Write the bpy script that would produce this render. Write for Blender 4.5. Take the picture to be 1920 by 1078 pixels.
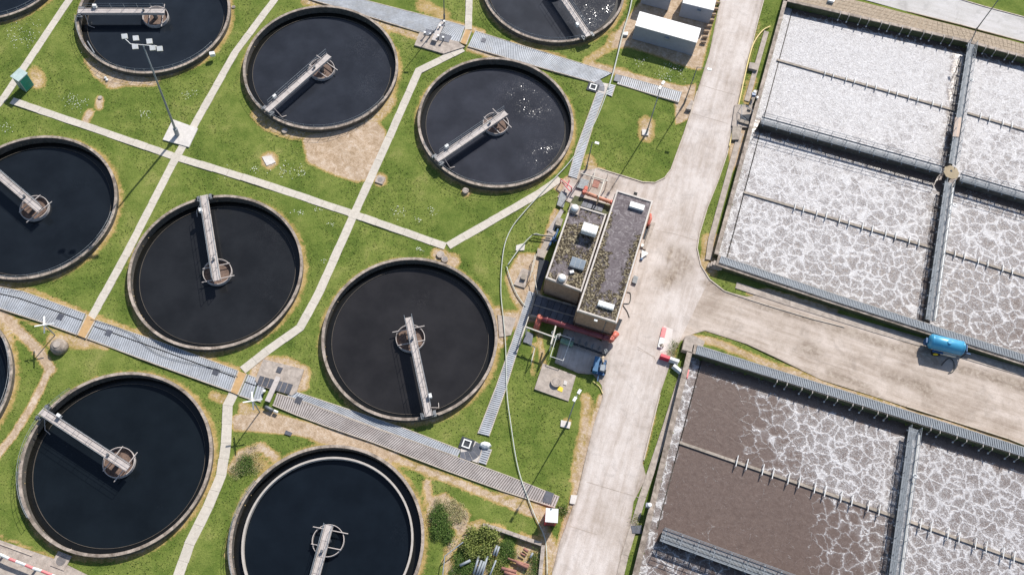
import bpy, bmesh, math, random
import numpy as np
from mathutils import Vector, Matrix
S = bpy.context.scene
C = S.collection
for o in list(bpy.data.objects): bpy.data.objects.remove(o)
R = math.radians
random.seed(7); rng = np.random.default_rng(11)
# ------------------------------------------------------------------ camera
F_PX, PITCH, ROLL, CAM_H = 1762.93, 0.43844507, 0.11984812, 107.525
cp, sp = math.cos(PITCH), math.sin(PITCH)
FWD = Vector((0, sp, -cp)); UP0 = Vector((0, cp, sp)); RT0 = Vector((1, 0, 0))
RT = RT0*math.cos(ROLL) + UP0*math.sin(ROLL)
UP = UP0*math.cos(ROLL) - RT0*math.sin(ROLL)
cd = bpy.data.cameras.new('camera'); cam = bpy.data.objects.new('camera', cd); C.objects.link(cam)
cam.matrix_world = Matrix(((RT.x, UP.x, -FWD.x, 0), (RT.y, UP.y, -FWD.y, 0), (RT.z, UP.z, -FWD.z, CAM_H), (0, 0, 0, 1)))
cd.sensor_width = 36; cd.lens = F_PX/1920*36; cd.clip_end = 6000; cd.clip_start = 1
S.camera = cam
# ------------------------------------------------------------------ light
SUN_EL, SUN_AZ = 42.0, 66.0      # SUN_AZ: direction towards the sun, degrees from +X
w = bpy.data.worlds.new('World'); S.world = w; w.use_nodes = True
nt = w.node_tree; bg = nt.nodes['Background']
sky = nt.nodes.new('ShaderNodeTexSky'); sky.sky_type = 'NISHITA'; sky.sun_disc = False
sky.sun_elevation = R(SUN_EL); sky.sun_rotation = R(90-SUN_AZ)
nt.links.new(sky.outputs[0], bg.inputs[0]); bg.inputs[1].default_value = 0.10
sl = bpy.data.lights.new('sun', 'SUN'); so = bpy.data.objects.new('sun', sl); C.objects.link(so)
sl.energy = 4.4; sl.angle = R(0.55); sl.color = (1, .955, .89)
sd = Vector((math.cos(R(SUN_AZ))*math.cos(R(SUN_EL)), math.sin(R(SUN_AZ))*math.cos(R(SUN_EL)), math.sin(R(SUN_EL))))
so.rotation_euler = sd.to_track_quat('Z', 'Y').to_euler()
S.view_settings.view_transform = 'Standard'; S.view_settings.look = 'None'
S.view_settings.exposure = 0.35; S.view_settings.gamma = 1; S.view_settings.use_curve_mapping = False
S.render.engine = 'CYCLES'

# ------------------------------------------------------------------ survey: photograph pixel -> point of the site at height z
def G(px, py, z=0.0):
    d = FWD*F_PX + RT*(px-960) + UP*(539-py)
    return Vector((0, 0, CAM_H)) + d*((z-CAM_H)/d.z)
def px_of(X, Y, Z=0.0):
    dx, dy, dz = X, Y, Z-CAM_H
    a = dx*RT.x+dy*RT.y+dz*RT.z; b = dx*UP.x+dy*UP.y+dz*UP.z; c = dx*FWD.x+dy*FWD.y+dz*FWD.z
    return 960+F_PX*a/c, 539-F_PX*b/c

# ------------------------------------------------------------------ mesh builder
class MB:
    def __init__(s): s.v = []; s.f = []
    def add(s, vs, fs):
        n = len(s.v); s.v += [tuple(v) for v in vs]; s.f += [tuple(i+n for i in f) for f in fs]; return s
    def box(s, c, size, rz=0, tilt=None):
        x, y, z = [k/2 for k in size]
        m = Matrix.Translation(Vector(c)) @ Matrix.Rotation(rz, 4, 'Z')
        if tilt: m = m @ Matrix.Rotation(tilt[1], 4, tilt[0])
        vs = [m @ Vector((sx*x, sy*y, sz*z)) for sz in (-1, 1) for sx, sy in ((-1, -1), (1, -1), (1, 1), (-1, 1))]
        return s.add(vs, [(3, 2, 1, 0), (4, 5, 6, 7), (0, 1, 5, 4), (1, 2, 6, 5), (2, 3, 7, 6), (3, 0, 4, 7)])
    def prism(s, poly, z0, z1):
        n = len(poly); a = sum(poly[i][0]*poly[(i+1) % n][1]-poly[(i+1) % n][0]*poly[i][1] for i in range(n))
        if a < 0: poly = poly[::-1]
        vs = [(p[0], p[1], z0) for p in poly]+[(p[0], p[1], z1) for p in poly]
        return s.add(vs, [tuple(range(n-1, -1, -1)), tuple(range(n, 2*n))]+[(i, (i+1) % n, n+(i+1) % n, n+i) for i in range(n)])
    def tube(s, pts, r, n=6, r2=None, cap=True):
        pts = [Vector(p) for p in pts]; rings = []; m = len(pts)
        for i, p in enumerate(pts):
            t = (pts[min(i+1, m-1)]-pts[max(i-1, 0)]).normalized()
            a = t.orthogonal().normalized() if abs(t.z) > .95 else Vector((0, 0, 1)).cross(t).normalized()
            b = t.cross(a); rr = r if r2 is None else r+(r2-r)*i/(m-1)
            rings.append([p+(a*math.cos(2*math.pi*k/n)+b*math.sin(2*math.pi*k/n))*rr for k in range(n)])
        vs = [v for g in rings for v in g]
        fs = [(i*n+k, i*n+(k+1) % n, (i+1)*n+(k+1) % n, (i+1)*n+k) for i in range(m-1) for k in range(n)]
        if cap: fs += [tuple(range(n-1, -1, -1)), tuple(range((m-1)*n, m*n))]
        return s.add(vs, fs)
    def lathe(s, c, prof, n=32, a0=0, a1=2*math.pi, closed=True):   # prof: (r, z) closed loop
        full = abs(a1-a0-2*math.pi) < 1e-6; k = n if full else n+1; m = len(prof)
        vs = [(c[0]+r*math.cos(a0+(a1-a0)*i/n), c[1]+r*math.sin(a0+(a1-a0)*i/n), c[2]+z) for i in range(k) for r, z in prof]
        fs = []
        for i in range(n):
            j = (i+1) % k
            for q in range(m if closed else m-1):
                p = (q+1) % m; fs.append((i*m+q, j*m+q, j*m+p, i*m+p))
        if not full and closed: fs += [tuple(range(m)), tuple(range(n*m+m-1, n*m-1, -1))]
        return s.add(vs, fs)
    def bar(s, a, b, w, h, z0=None):   # box from a to b (centre line at bottom), width w, height h
        a = Vector(a); b = Vector(b); t = (b-a); t.z = 0; t.normalize(); n = Vector((-t.y, t.x, 0))*w/2
        hh = Vector((0, 0, h))
        vs = [a-n, b-n, b+n, a+n, a-n+hh, b-n+hh, b+n+hh, a+n+hh]
        return s.add(vs, [(3, 2, 1, 0), (4, 5, 6, 7), (0, 1, 5, 4), (1, 2, 6, 5), (2, 3, 7, 6), (3, 0, 4, 7)])
    def mesh(s, name, m):
        me = bpy.data.meshes.new(name); me.from_pydata(s.v, [], s.f)
        if m: me.materials.append(m)
        bm = bmesh.new(); bm.from_mesh(me); bmesh.ops.recalc_face_normals(bm, faces=bm.faces); bm.to_mesh(me); bm.free()
        return me
    def build(s, name, m, parent=None, smooth=False, stuff=False):
        me = s.mesh(name, m)
        if smooth: me.polygons.foreach_set('use_smooth', [True]*len(me.polygons))
        o = bpy.data.objects.new(name, me); C.objects.link(o)
        if parent: o.parent = parent
        if stuff: o['kind'] = 'stuff'
        return o
def empty(name, loc, label, cat, group=None, rz=0):
    o = bpy.data.objects.new(name, None); C.objects.link(o); o.location = loc; o.rotation_euler = (0, 0, rz); o.empty_display_size = .3
    return tag(o, label, cat, group)
def tag(o, label=None, cat=None, group=None):
    if label: o['label'] = label
    if cat: o['category'] = cat
    if group: o['group'] = group
    return o
def struct(o): o['kind'] = 'structure'; return o
def inst(src, name, parent, loc=(0, 0, 0), rz=0):
    o = src.copy(); o.name = name; C.objects.link(o); o.parent = parent; o.location = loc; o.rotation_euler = (0, 0, rz); return o
def local(root, pts):    # world points -> root's frame (z rotation and translation only)
    m = (Matrix.Translation(root.location) @ Matrix.Rotation(root.rotation_euler.z, 4, 'Z')).inverted()
    return [m @ Vector(p) for p in pts]

# ------------------------------------------------------------------ materials
def nodes(name):
    m = bpy.data.materials.new(name); m.use_nodes = True; t = m.node_tree
    return m, t, t.nodes, t.links, t.nodes['Principled BSDF']
def N(t, typ, **kw):
    n = t.nodes.new('ShaderNode'+typ)
    for k, v in kw.items():
        if k == 'i':
            for a, b in v.items(): n.inputs[a].default_value = b
        else: setattr(n, k, v)
    return n
def ramp(t, fac, stops):
    n = t.nodes.new('ShaderNodeValToRGB'); e = n.color_ramp.elements
    while len(e) < len(stops): e.new(.5)
    for q, (p, c) in zip(e, stops): q.position = p; q.color = (*c, 1) if len(c) == 3 else c
    t.links.new(fac, n.inputs[0]); return n
def mix(t, fac, a, b, typ='MIX'):
    n = t.nodes.new('ShaderNodeMix'); n.data_type = 'RGBA'; n.blend_type = typ
    for sock, v in ((n.inputs[0], fac), (n.inputs[6], a), (n.inputs[7], b)):
        if hasattr(v, 'is_output'): t.links.new(v, sock)
        elif isinstance(v, (int, float)): sock.default_value = v
        else: sock.default_value = (*v, 1)
    return n.outputs[2]
def math_(t, op, a, b=None, c=None, clamp=False):
    n = t.nodes.new('ShaderNodeMath'); n.operation = op; n.use_clamp = clamp
    for k, v in enumerate((a, b, c)):
        if v is None: continue
        if hasattr(v, 'is_output'): t.links.new(v, n.inputs[k])
        else: n.inputs[k].default_value = v
    return n.outputs[0]
def noise(t, scale, detail=4, rough=.55, dist=0, vec=None):
    n = N(t, 'TexNoise', i={'Scale': scale, 'Detail': detail, 'Roughness': rough, 'Distortion': dist})
    if vec is None:
        g = t.nodes.get('geo') or N(t, 'NewGeometry'); g.name = 'geo'; vec = g.outputs['Position']
    t.links.new(vec, n.inputs['Vector']); return n.outputs['Fac']
def bump(t, b, h, strength=.5, dist=.05):
    n = N(t, 'Bump', i={'Strength': strength, 'Distance': dist}); t.links.new(h, n.inputs['Height']); t.links.new(n.outputs[0], b.inputs['Normal'])
def M(name, col, rough=.7, metal=0, var=.25, sc=1.5, stain=None, st=.5, objvar=0, bmp=.3, spec=.5):
    m, t, nn, l, b = nodes(name)
    f = noise(t, sc, 6, .65); f2 = noise(t, sc*9, 3)
    d = tuple(c*(1-var) for c in col); u = tuple(min(1, c*(1+var)) for c in col)
    r = ramp(t, math_(t, 'ADD', math_(t, 'MULTIPLY', f, .65), math_(t, 'MULTIPLY', f2, .35)), [(.36, d), (.64, u)])
    c = r.outputs[0]
    if stain:
        g = ramp(t, noise(t, sc*.7, 7, .7, 1.0), [(.5-.12*st, (0, 0, 0)), (.75-.12*st, (1, 1, 1))])
        c = mix(t, math_(t, 'MULTIPLY', g.outputs[0], st+.2, clamp=True), c, stain)
    if objvar:
        oi = N(t, 'ObjectInfo'); v = math_(t, 'MULTIPLY_ADD', oi.outputs['Random'], objvar*2, 1-objvar)
        cc = N(t, 'CombineColor'); [l.new(v, cc.inputs[k]) for k in range(3)]
        c = mix(t, 1.0, c, cc.outputs[0], 'MULTIPLY')
    l.new(c, b.inputs['Base Color']); b.inputs['Roughness'].default_value = rough; b.inputs['Metallic'].default_value = metal
    b.inputs['Specular IOR Level'].default_value = spec
    if bmp: bump(t, b, f2, bmp, .03)
    return m
concrete = M('concrete', (.36, .31, .26), .85, var=.3, stain=(.13, .11, .08), st=.45)
coping_m = M('coping concrete', (.40, .335, .28), .85, var=.34, sc=1.1, stain=(.13, .10, .075), st=.75, objvar=.12)
coping_new = M('clean launder concrete', (.46, .42, .38), .8, var=.12, stain=(.4, .36, .3), st=.2)
wall_m = M('mossy tank wall', (.105, .09, .078), .9, var=.4, sc=2, stain=(.04, .045, .03), st=.6)
olive_m = M('algae stained wall', (.10, .105, .05), .9, var=.4, sc=2, stain=(.03, .04, .02), st=.5)
path_m = M('path concrete', (.56, .51, .44), .9, var=.12, sc=2.5, stain=(.36, .32, .25), st=.25, objvar=.05)
pad_m = M('pad concrete', (.42, .36, .31), .9, var=.25, sc=1.6, stain=(.2, .16, .13), st=.4)
galv = M('galvanised steel', (.27, .30, .33), .6, .1, var=.2, sc=3, stain=(.28, .28, .28), st=.3)
galv_dk = M('weathered steel', (.17, .18, .19), .55, .4, var=.3, sc=3)
deckw = M('painted deck', (.50, .45, .42), .6, 0, var=.15, sc=2, stain=(.3, .25, .22), st=.3, objvar=.04)
plank_g = M('grey channel cover', (.40, .42, .45), .6, .1, var=.25, sc=.5, stain=(.33, .31, .28), st=.3)
plank_b = M('brown channel cover', (.40, .36, .34), .75, 0, var=.25, sc=.6, stain=(.28, .22, .2), st=.3)
dark_m = M('dark void', (.035, .04, .05), .8, var=.3)
black_m = M('dark channel water', (.007, .007, .006), .25, var=.3, bmp=0, spec=.4)
weir_m = M('weir plate', (.09, .075, .06), .7, var=.3)
blue_under = M('channel floor', (.20, .22, .25), .8, var=.3)
brown_under = M('channel floor brown', (.12, .10, .09), .8, var=.3)
tan_m = M('tan crossing', (.50, .32, .15), .85, var=.18, sc=2, stain=(.36, .23, .12), st=.3)
hatch_m = M('dark hatch plate', (.10, .105, .125), .5, .3, var=.3, sc=2, objvar=.2)
white_p = M('white paint', (.78, .78, .76), .45, var=.06, stain=(.5, .48, .42), st=.15)
offwhite = M('container roof', (.74, .73, .72), .5, var=.04, sc=.7, stain=(.6, .58, .55), st=.2)
grey_wall = M('container side', (.31, .335, .385), .5, var=.08, stain=(.28, .3, .33), st=.2)
red_p = M('red oxide pipe', (.20, .045, .058), .5, var=.2, sc=2, stain=(.2, .06, .05), st=.3)
orange_p = M('orange elbow', (.50, .13, .09), .5, var=.15, stain=(.4, .12, .08), st=.3)
faded_p = M('faded pipe', (.55, .25, .17), .6, var=.2, stain=(.35, .25, .12), st=.4)
red2 = M('red plastic', (.70, .07, .10), .5, var=.12)
pinkred = M('faded red plastic', (.75, .22, .22), .55, var=.2)
blue_p = M('blue tank paint', (.06, .33, .54), .36, .1, var=.1, sc=1, stain=(.05, .2, .4), st=.2, bmp=.05)
blue_mid = M('faded blue paint', (.03, .13, .27), .5, var=.2)
blue_d = M('dark blue paint', (.02, .09, .22), .4, var=.2)
yellow_p = M('yellow paint', (.80, .60, .03), .5, var=.1)
rubber = M('black rubber', (.02, .02, .02), .85, var=.3)
brick_m = M('buff brick wall', (.40, .27, .185), .9, var=.22, sc=3, stain=(.27, .17, .11), st=.35)
para_m = M('parapet coping', (.60, .55, .50), .85, var=.15, stain=(.3, .26, .22), st=.3)
glass_w = M('skylight panel', (.70, .76, .74), .35, var=.06, objvar=.08)
glass_b = M('skylight glazing', (.20, .24, .28), .2, var=.15, objvar=.15)
teal_m = M('teal cabinet', (.02, .28, .22), .5, var=.1); teal_roof = M('cabinet roof', (.42, .52, .50), .6, var=.15)
green_p = M('green tank', (.14, .24, .18), .5, var=.2)
wood_m = M('weathered timber', (.42, .30, .20), .9, var=.3, sc=4, stain=(.2, .13, .08), st=.4)
terra = M('red clay pipe', (.34, .16, .12), .8, var=.25, sc=3, stain=(.25, .1, .08), st=.3)
hose_m = M('pale hose', (.50, .52, .46), .7, var=.2, sc=2); hose_y = M('yellow hose', (.78, .62, .28), .7, var=.15); hose_d = M('dark hose', (.05, .055, .05), .7, var=.3)
soil_m = M('rubble', (.36, .26, .18), .95, var=.4, sc=4)
scum_m = M('brown scum', (.135, .088, .066), .8, var=.45, sc=2.5, stain=(.28, .19, .15), st=.4, bmp=.8)

def make_grass():
    m, t, nn, l, b = nodes('grass and soil')
    at = N(t, 'Attribute'); at.attribute_name = 'soil'; sv = at.outputs['Fac']
    big = noise(t, .13, 6, .68, .6); med = noise(t, .55, 5, .65); fine = noise(t, 5.5, 4, .75); vf = noise(t, 17, 2, .6); gr = noise(t, 3.0, 6, .75, .6)
    g1 = ramp(t, math_(t, 'ADD', math_(t, 'MULTIPLY', big, .62), math_(t, 'MULTIPLY', med, .38)),
              [(.32, (.066, .106, .020)), (.44, (.112, .158, .030)), (.55, (.170, .208, .048)), (.68, (.262, .262, .086))]).outputs[0]
    shade = ramp(t, math_(t, 'ADD', math_(t, 'MULTIPLY', fine, .6), math_(t, 'MULTIPLY', vf, .4)), [(.35, (.64, .68, .62)), (.5, (1, 1, 1)), (.66, (1.36, 1.30, 1.25))]).outputs[0]
    g = mix(t, 1.0, g1, shade, 'MULTIPLY')
    s1 = ramp(t, math_(t, 'ADD', math_(t, 'MULTIPLY', noise(t, .9, 6, .7, 1.0), .45), math_(t, 'ADD', math_(t, 'MULTIPLY', gr, .3), math_(t, 'MULTIPLY', vf, .25))),
              [(.30, (.15, .10, .06)), (.42, (.34, .24, .15)), (.52, (.50, .38, .27)), (.68, (.70, .62, .54))]).outputs[0]
    straw = ramp(t, math_(t, 'ADD', math_(t, 'MULTIPLY', fine, .5), math_(t, 'MULTIPLY', med, .5)), [(.33, (.20, .16, .05)), (.5, (.38, .27, .10)), (.68, (.52, .38, .17))]).outputs[0]
    v = math_(t, 'ADD', sv, math_(t, 'MULTIPLY_ADD', gr, .95, -.475)); v = math_(t, 'ADD', v, math_(t, 'MULTIPLY_ADD', med, .5, -.25))
    v = math_(t, 'ADD', v, math_(t, 'MULTIPLY_ADD', vf, .3, -.15))
    r1 = ramp(t, v, [(.22, (0, 0, 0)), (.42, (1, 1, 1))]).outputs[0]; r2 = ramp(t, v, [(.50, (0, 0, 0)), (.72, (1, 1, 1))]).outputs[0]
    c = mix(t, r2, mix(t, r1, g, straw), s1)
    l.new(c, b.inputs['Base Color']); b.inputs['Roughness'].default_value = 1; b.inputs['Specular IOR Level'].default_value = .15
    bump(t, b, math_(t, 'ADD', fine, math_(t, 'MULTIPLY', med, 1.5)), .6, .10)
    return m
def make_road(name, base, light, dark, streak):
    m, t, nn, l, b = nodes(name)
    g = t.nodes.get('geo') or N(t, 'NewGeometry'); g.name = 'geo'
    mp = N(t, 'Mapping'); mp.inputs['Rotation'].default_value = (0, 0, R(-streak)); mp.inputs['Scale'].default_value = (.12, 1, 1)
    mp2 = N(t, 'Mapping'); mp2.vector_type = 'POINT'; l.new(g.outputs['Position'], mp2.inputs[0]); mp2.inputs['Rotation'].default_value = (0, 0, R(-streak))
    mp3 = N(t, 'Mapping'); l.new(mp2.outputs[0], mp3.inputs[0]); mp3.inputs['Scale'].default_value = (.10, 1, 1)
    st = noise(t, 1.3, 6, .7, .4, mp3.outputs[0]); big = noise(t, .16, 5, .6, .5); med = noise(t, 1.1, 6, .7); fine = noise(t, 9, 3, .7)
    f = math_(t, 'ADD', math_(t, 'MULTIPLY', st, .4), math_(t, 'ADD', math_(t, 'MULTIPLY', big, .4), math_(t, 'MULTIPLY', med, .2)))
    c = ramp(t, f, [(.38, dark), (.48, base), (.58, light)]).outputs[0]
    pk = ramp(t, fine, [(.3, (.86, .86, .86)), (.5, (1, 1, 1)), (.7, (1.1, 1.1, 1.1))]).outputs[0]
    c = mix(t, 1.0, c, pk, 'MULTIPLY')
    dirt = ramp(t, noise(t, .35, 8, .75, 1.5), [(.52, (0, 0, 0)), (.74, (1, 1, 1))]).outputs[0]
    c = mix(t, math_(t, 'MULTIPLY', dirt, .6), c, tuple(k*.55 for k in base))
    at = N(t, 'Attribute'); at.attribute_name = 'soil'
    sl_ = ramp(t, math_(t, 'ADD', at.outputs['Fac'], math_(t, 'MULTIPLY_ADD', st, 1.8, -.9)), [(.22, (0, 0, 0)), (.85, (1, 1, 1))]).outputs[0]
    so_ = ramp(t, noise(t, 1.5, 7, .75, .5), [(.3, (.17, .13, .10)), (.5, (.31, .25, .20)), (.68, (.50, .43, .36))]).outputs[0]
    c = mix(t, sl_, c, so_)
    l.new(c, b.inputs['Base Color']); b.inputs['Roughness'].default_value = .95; b.inputs['Specular IOR Level'].default_value = .2
    bump(t, b, math_(t, 'ADD', med, fine), .4, .03)
    return m
def make_water(name, col, spark, amp_=.42, ro=.13):
    m, t, nn, l, b = nodes(name)
    f = noise(t, .25, 4, .6); c = ramp(t, f, [(.35, tuple(k*.8 for k in col)), (.65, tuple(k*1.2 for k in col))]).outputs[0]
    l.new(c, b.inputs['Base Color']); b.inputs['Roughness'].default_value = .06; b.inputs['IOR'].default_value = 1.33
    g = t.nodes['geo']; b.inputs['Roughness'].default_value = ro
    # small wavelets: every little facet leans its own way, calm outside the breezy patches
    vo = N(t, 'TexVoronoi', i={'Scale': 13.0}); l.new(g.outputs['Position'], vo.inputs['Vector'])
    v2 = N(t, 'VectorMath', operation='SUBTRACT'); l.new(vo.outputs['Color'], v2.inputs[0]); v2.inputs[1].default_value = (.5, .5, .5)
    fac = noise(t, .5, 4, .7); tot = None
    for (px, py, rad) in spark:
        p = G(px, py, -.4); d = N(t, 'VectorMath', operation='DISTANCE'); l.new(g.outputs['Position'], d.inputs[0]); d.inputs[1].default_value = tuple(p)
        k = math_(t, 'SUBTRACT', 1.5, math_(t, 'DIVIDE', d.outputs['Value'], rad), clamp=True); tot = k if tot is None else math_(t, 'MAXIMUM', tot, k)
    amp = math_(t, 'MULTIPLY', tot, math_(t, 'MULTIPLY_ADD', fac, 4.0, -1.3, clamp=True))
    v3 = N(t, 'VectorMath', operation='MULTIPLY'); l.new(v2.outputs[0], v3.inputs[0]); v3.inputs[1].default_value = (amp_, amp_, 0)
    v4 = N(t, 'VectorMath', operation='SCALE'); l.new(v3.outputs[0], v4.inputs[0]); l.new(amp, v4.inputs['Scale'])
    v5 = N(t, 'VectorMath', operation='ADD'); l.new(v4.outputs[0], v5.inputs[0]); v5.inputs[1].default_value = (0, 0, 1)
    v6 = N(t, 'VectorMath', operation='NORMALIZE'); l.new(v5.outputs[0], v6.inputs[0]); l.new(v6.outputs[0], b.inputs['Normal'])
    return m
def make_foam():
    m, t, nn, l, b = nodes('aerated foam')
    at = N(t, 'Attribute'); at.attribute_name = 'foam'; fa = at.outputs['Fac']
    g = N(t, 'NewGeometry'); g.name = 'geo'
    nz = N(t, 'TexNoise', i={'Scale': .9, 'Detail': 3, 'Roughness': .6}); l.new(g.outputs['Position'], nz.inputs['Vector'])
    vm = N(t, 'VectorMath', operation='MULTIPLY_ADD'); l.new(nz.outputs['Color'], vm.inputs[0]); vm.inputs[1].default_value = (1.5, 1.5, 0); l.new(g.outputs['Position'], vm.inputs[2])
    nz2 = N(t, 'TexNoise', i={'Scale': 3.5, 'Detail': 3, 'Roughness': .6}); l.new(g.outputs['Position'], nz2.inputs['Vector'])
    vm2 = N(t, 'VectorMath', operation='MULTIPLY_ADD'); l.new(nz2.outputs['Color'], vm2.inputs[0]); vm2.inputs[1].default_value = (.35, .35, 0); l.new(vm.outputs[0], vm2.inputs[2])
    lay = []
    for sc, wd in ((.70, .13), (1.45, .10), (3.2, .15)):
        v = N(t, 'TexVoronoi', feature='DISTANCE_TO_EDGE', i={'Scale': sc}); l.new(vm2.outputs[0], v.inputs['Vector'])
        lay.append((v.outputs['Distance'], wd))
    pat = noise(t, .45, 5, .65, .3); fin = noise(t, 6, 4, .75); med = noise(t, 2.2, 4, .7, .8)
    # local foam cover: attribute + patches
    cov = math_(t, 'ADD', fa, math_(t, 'MULTIPLY', math_(t, 'MULTIPLY_ADD', pat, 1.0, -.5), math_(t, 'MULTIPLY_ADD', fa, 3.0, .25, clamp=True)))
    def line(dist, wd, k):
        wv = math_(t, 'MULTIPLY', math_(t, 'MAXIMUM', math_(t, 'MULTIPLY_ADD', cov, 1.15, -k), 0.0), wd)
        x = math_(t, 'DIVIDE', dist, math_(t, 'ADD', wv, .0005)); x = math_(t, 'SUBTRACT', 1.1, math_(t, 'MULTIPLY', x, .66), clamp=True)
        return x
    a = math_(t, 'MAXIMUM', line(*lay[0], .02), line(*lay[1], .22)); a = math_(t, 'MAXIMUM', a, math_(t, 'MULTIPLY', line(*lay[2], .40), .75))
    sheet = ramp(t, math_(t, 'ADD', math_(t, 'MULTIPLY', cov, .75), math_(t, 'MULTIPLY', med, .5)), [(.66, (0, 0, 0)), (.92, (1, 1, 1))]).outputs[0]
    a = math_(t, 'MAXIMUM', a, math_(t, 'MULTIPLY', sheet, .60))
    spk = ramp(t, math_(t, 'ADD', fin, math_(t, 'MULTIPLY', cov, .35)), [(.66, (0, 0, 0)), (.80, (1, 1, 1))]).outputs[0]
    a = math_(t, 'MAXIMUM', a, math_(t, 'MULTIPLY', spk, .55))
    halo = math_(t, 'MAXIMUM', line(lay[0][0], .6, .02), line(lay[1][0], .4, .22)); a = math_(t, 'MAXIMUM', a, math_(t, 'MULTIPLY', halo, .22))
    a = math_(t, 'MULTIPLY', a, math_(t, 'ADD', math_(t, 'MULTIPLY_ADD', fin, .9, .1), math_(t, 'MULTIPLY', med, .7)), clamp=True)
    soft = ramp(t, math_(t, 'ADD', math_(t, 'MULTIPLY', med, .6), math_(t, 'MULTIPLY', fin, .4)), [(.30, (.35, .35, .35)), (.50, (.78, .78, .78)), (.66, (1, 1, 1))]).outputs[0]
    kk = math_(t, 'MULTIPLY_ADD', cov, 3.0, -1.95, clamp=True)
    a = mix(t, math_(t, 'MULTIPLY', kk, .8), a, soft)
    br = ramp(t, med, [(.35, (.112, .078, .064)), (.65, (.152, .110, .092))]).outputs[0]
    br = mix(t, math_(t, 'MULTIPLY', fa, .38, clamp=True), br, (.24, .21, .205))
    wc = ramp(t, fin, [(.3, (.43, .42, .425)), (.6, (.63, .62, .63))]).outputs[0]
    c = mix(t, a, br, wc)
    l.new(c, b.inputs['Base Color'])
    ro = math_(t, 'MULTIPLY_ADD', a, .10, .27); b.inputs['Specular IOR Level'].default_value = .68; l.new(ro, b.inputs['Roughness'])
    hh = math_(t, 'ADD', math_(t, 'MULTIPLY', a, .45), math_(t, 'MULTIPLY', math_(t, 'ADD', math_(t, 'MULTIPLY', med, .6), math_(t, 'MULTIPLY', fin, .7)), math_(t, 'MULTIPLY_ADD', fa, 1.2, .04)))
    sw = noise(t, .8, 3, .5, 1.8); hh = math_(t, 'ADD', hh, math_(t, 'MULTIPLY', sw, math_(t, 'MULTIPLY_ADD', fa, -.5, .42)))
    bump(t, b, hh, .8, .085); b.inputs['IOR'].default_value = 1.38
    return m
def make_roof():
    m, t, nn, l, b = nodes('mossy felt roof')
    at = N(t, 'Attribute'); at.attribute_name = 'moss'
    base = ramp(t, noise(t, 1.3, 6, .7, 2.0), [(.35, (.105, .085, .09)), (.52, (.16, .135, .14)), (.66, (.30, .27, .27))]).outputs[0]
    streak = ramp(t, noise(t, .8, 8, .8, 4.5), [(.56, (0, 0, 0)), (.66, (1, 1, 1))]).outputs[0]
    base = mix(t, math_(t, 'MULTIPLY', streak, .35), base, (.40, .36, .35))
    ms = ramp(t, noise(t, 4.2, 3, .7, .3), [(.44, (.035, .024, .013)), (.52, (.10, .075, .04)), (.58, (.40, .34, .22))]).outputs[0]
    msk = ramp(t, math_(t, 'ADD', at.outputs['Fac'], math_(t, 'MULTIPLY_ADD', noise(t, 1.6, 7, .8, .8), 2.4, -1.2)), [(.46, (0, 0, 0)), (.52, (1, 1, 1))]).outputs[0]
    c = mix(t, msk, base, ms); l.new(c, b.inputs['Base Color']); b.inputs['Roughness'].default_value = .9
    bump(t, b, math_(t, 'MULTIPLY', msk, noise(t, 7, 4, .8, .6)), 1, .12)
    return m
def make_leaf(name, c1, c2):
    m, t, nn, l, b = nodes(name)
    oi = N(t, 'NewGeometry'); r = ramp(t, oi.outputs['Random Per Island'], [(0, c1), (1, c2)])
    l.new(r.outputs[0], b.inputs['Base Color']); b.inputs['Roughness'].default_value = .7; b.inputs['Specular IOR Level'].default_value = .2
    return m
grass_m = make_grass(); foam_m = make_foam(); roof_m = make_roof()
road_m = make_road('dusty concrete road', (.52, .455, .41), (.62, .56, .52), (.41, .345, .295), 78)
yard_m = make_road('dusty branch road', (.46, .385, .325), (.58, .50, .44), (.33, .265, .215), -13)
road2_m = make_road('pale asphalt road', (.50, .48, .46), (.57, .55, .54), (.44, .42, .40), -8)
WK = dict(F=((.022, .021, .022), [(790, 560, 1.2)]), E=((.017, .018, .020), [(515, 430, 3.0), (500, 540, 2.0)]), G=((.007, .010, .013), [(300, 950, .4)]), H=((.006, .009, .013), [(750, 1000, 1.2)]), K=((.006, .01, .015), [(-40, 700, .4)]),
          I=((.035, .038, .046), [(1125, 0, 6.0), (1095, 40, 2.5)], .34, .15), C=((.034, .036, .045), [(990, 185, 4.5), (1020, 290, 3.0)]), B=((.026, .029, .037), [(690, 90, 3.2), (690, 160, 2.5)]), A=((.014, .018, .024), [(300, 100, .5)]), D=((.010, .013, .017), [(150, 345, 1.2), (150, 430, .6)]), J=((.010, .014, .020), [(-30, 0, .5)]))  # I, C and B lighter: sky reflection painted into the colour besides murkiness
water_m = {k: make_water('tank water', *v) for k, v in WK.items()}
leaf_dk = make_leaf('dark leaves', (.045, .09, .02), (.17, .26, .06)); leaf_lt = make_leaf('light leaves', (.12, .16, .03), (.30, .33, .10)); leaf_p = make_leaf('pale cut stems', (.28, .26, .10), (.55, .50, .28))
tuft_m = make_leaf('grass blades', (.085, .135, .024), (.23, .265, .062)); daisy_m = M('daisy petals', (.8, .8, .76), .8, var=.05, bmp=0)

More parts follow.
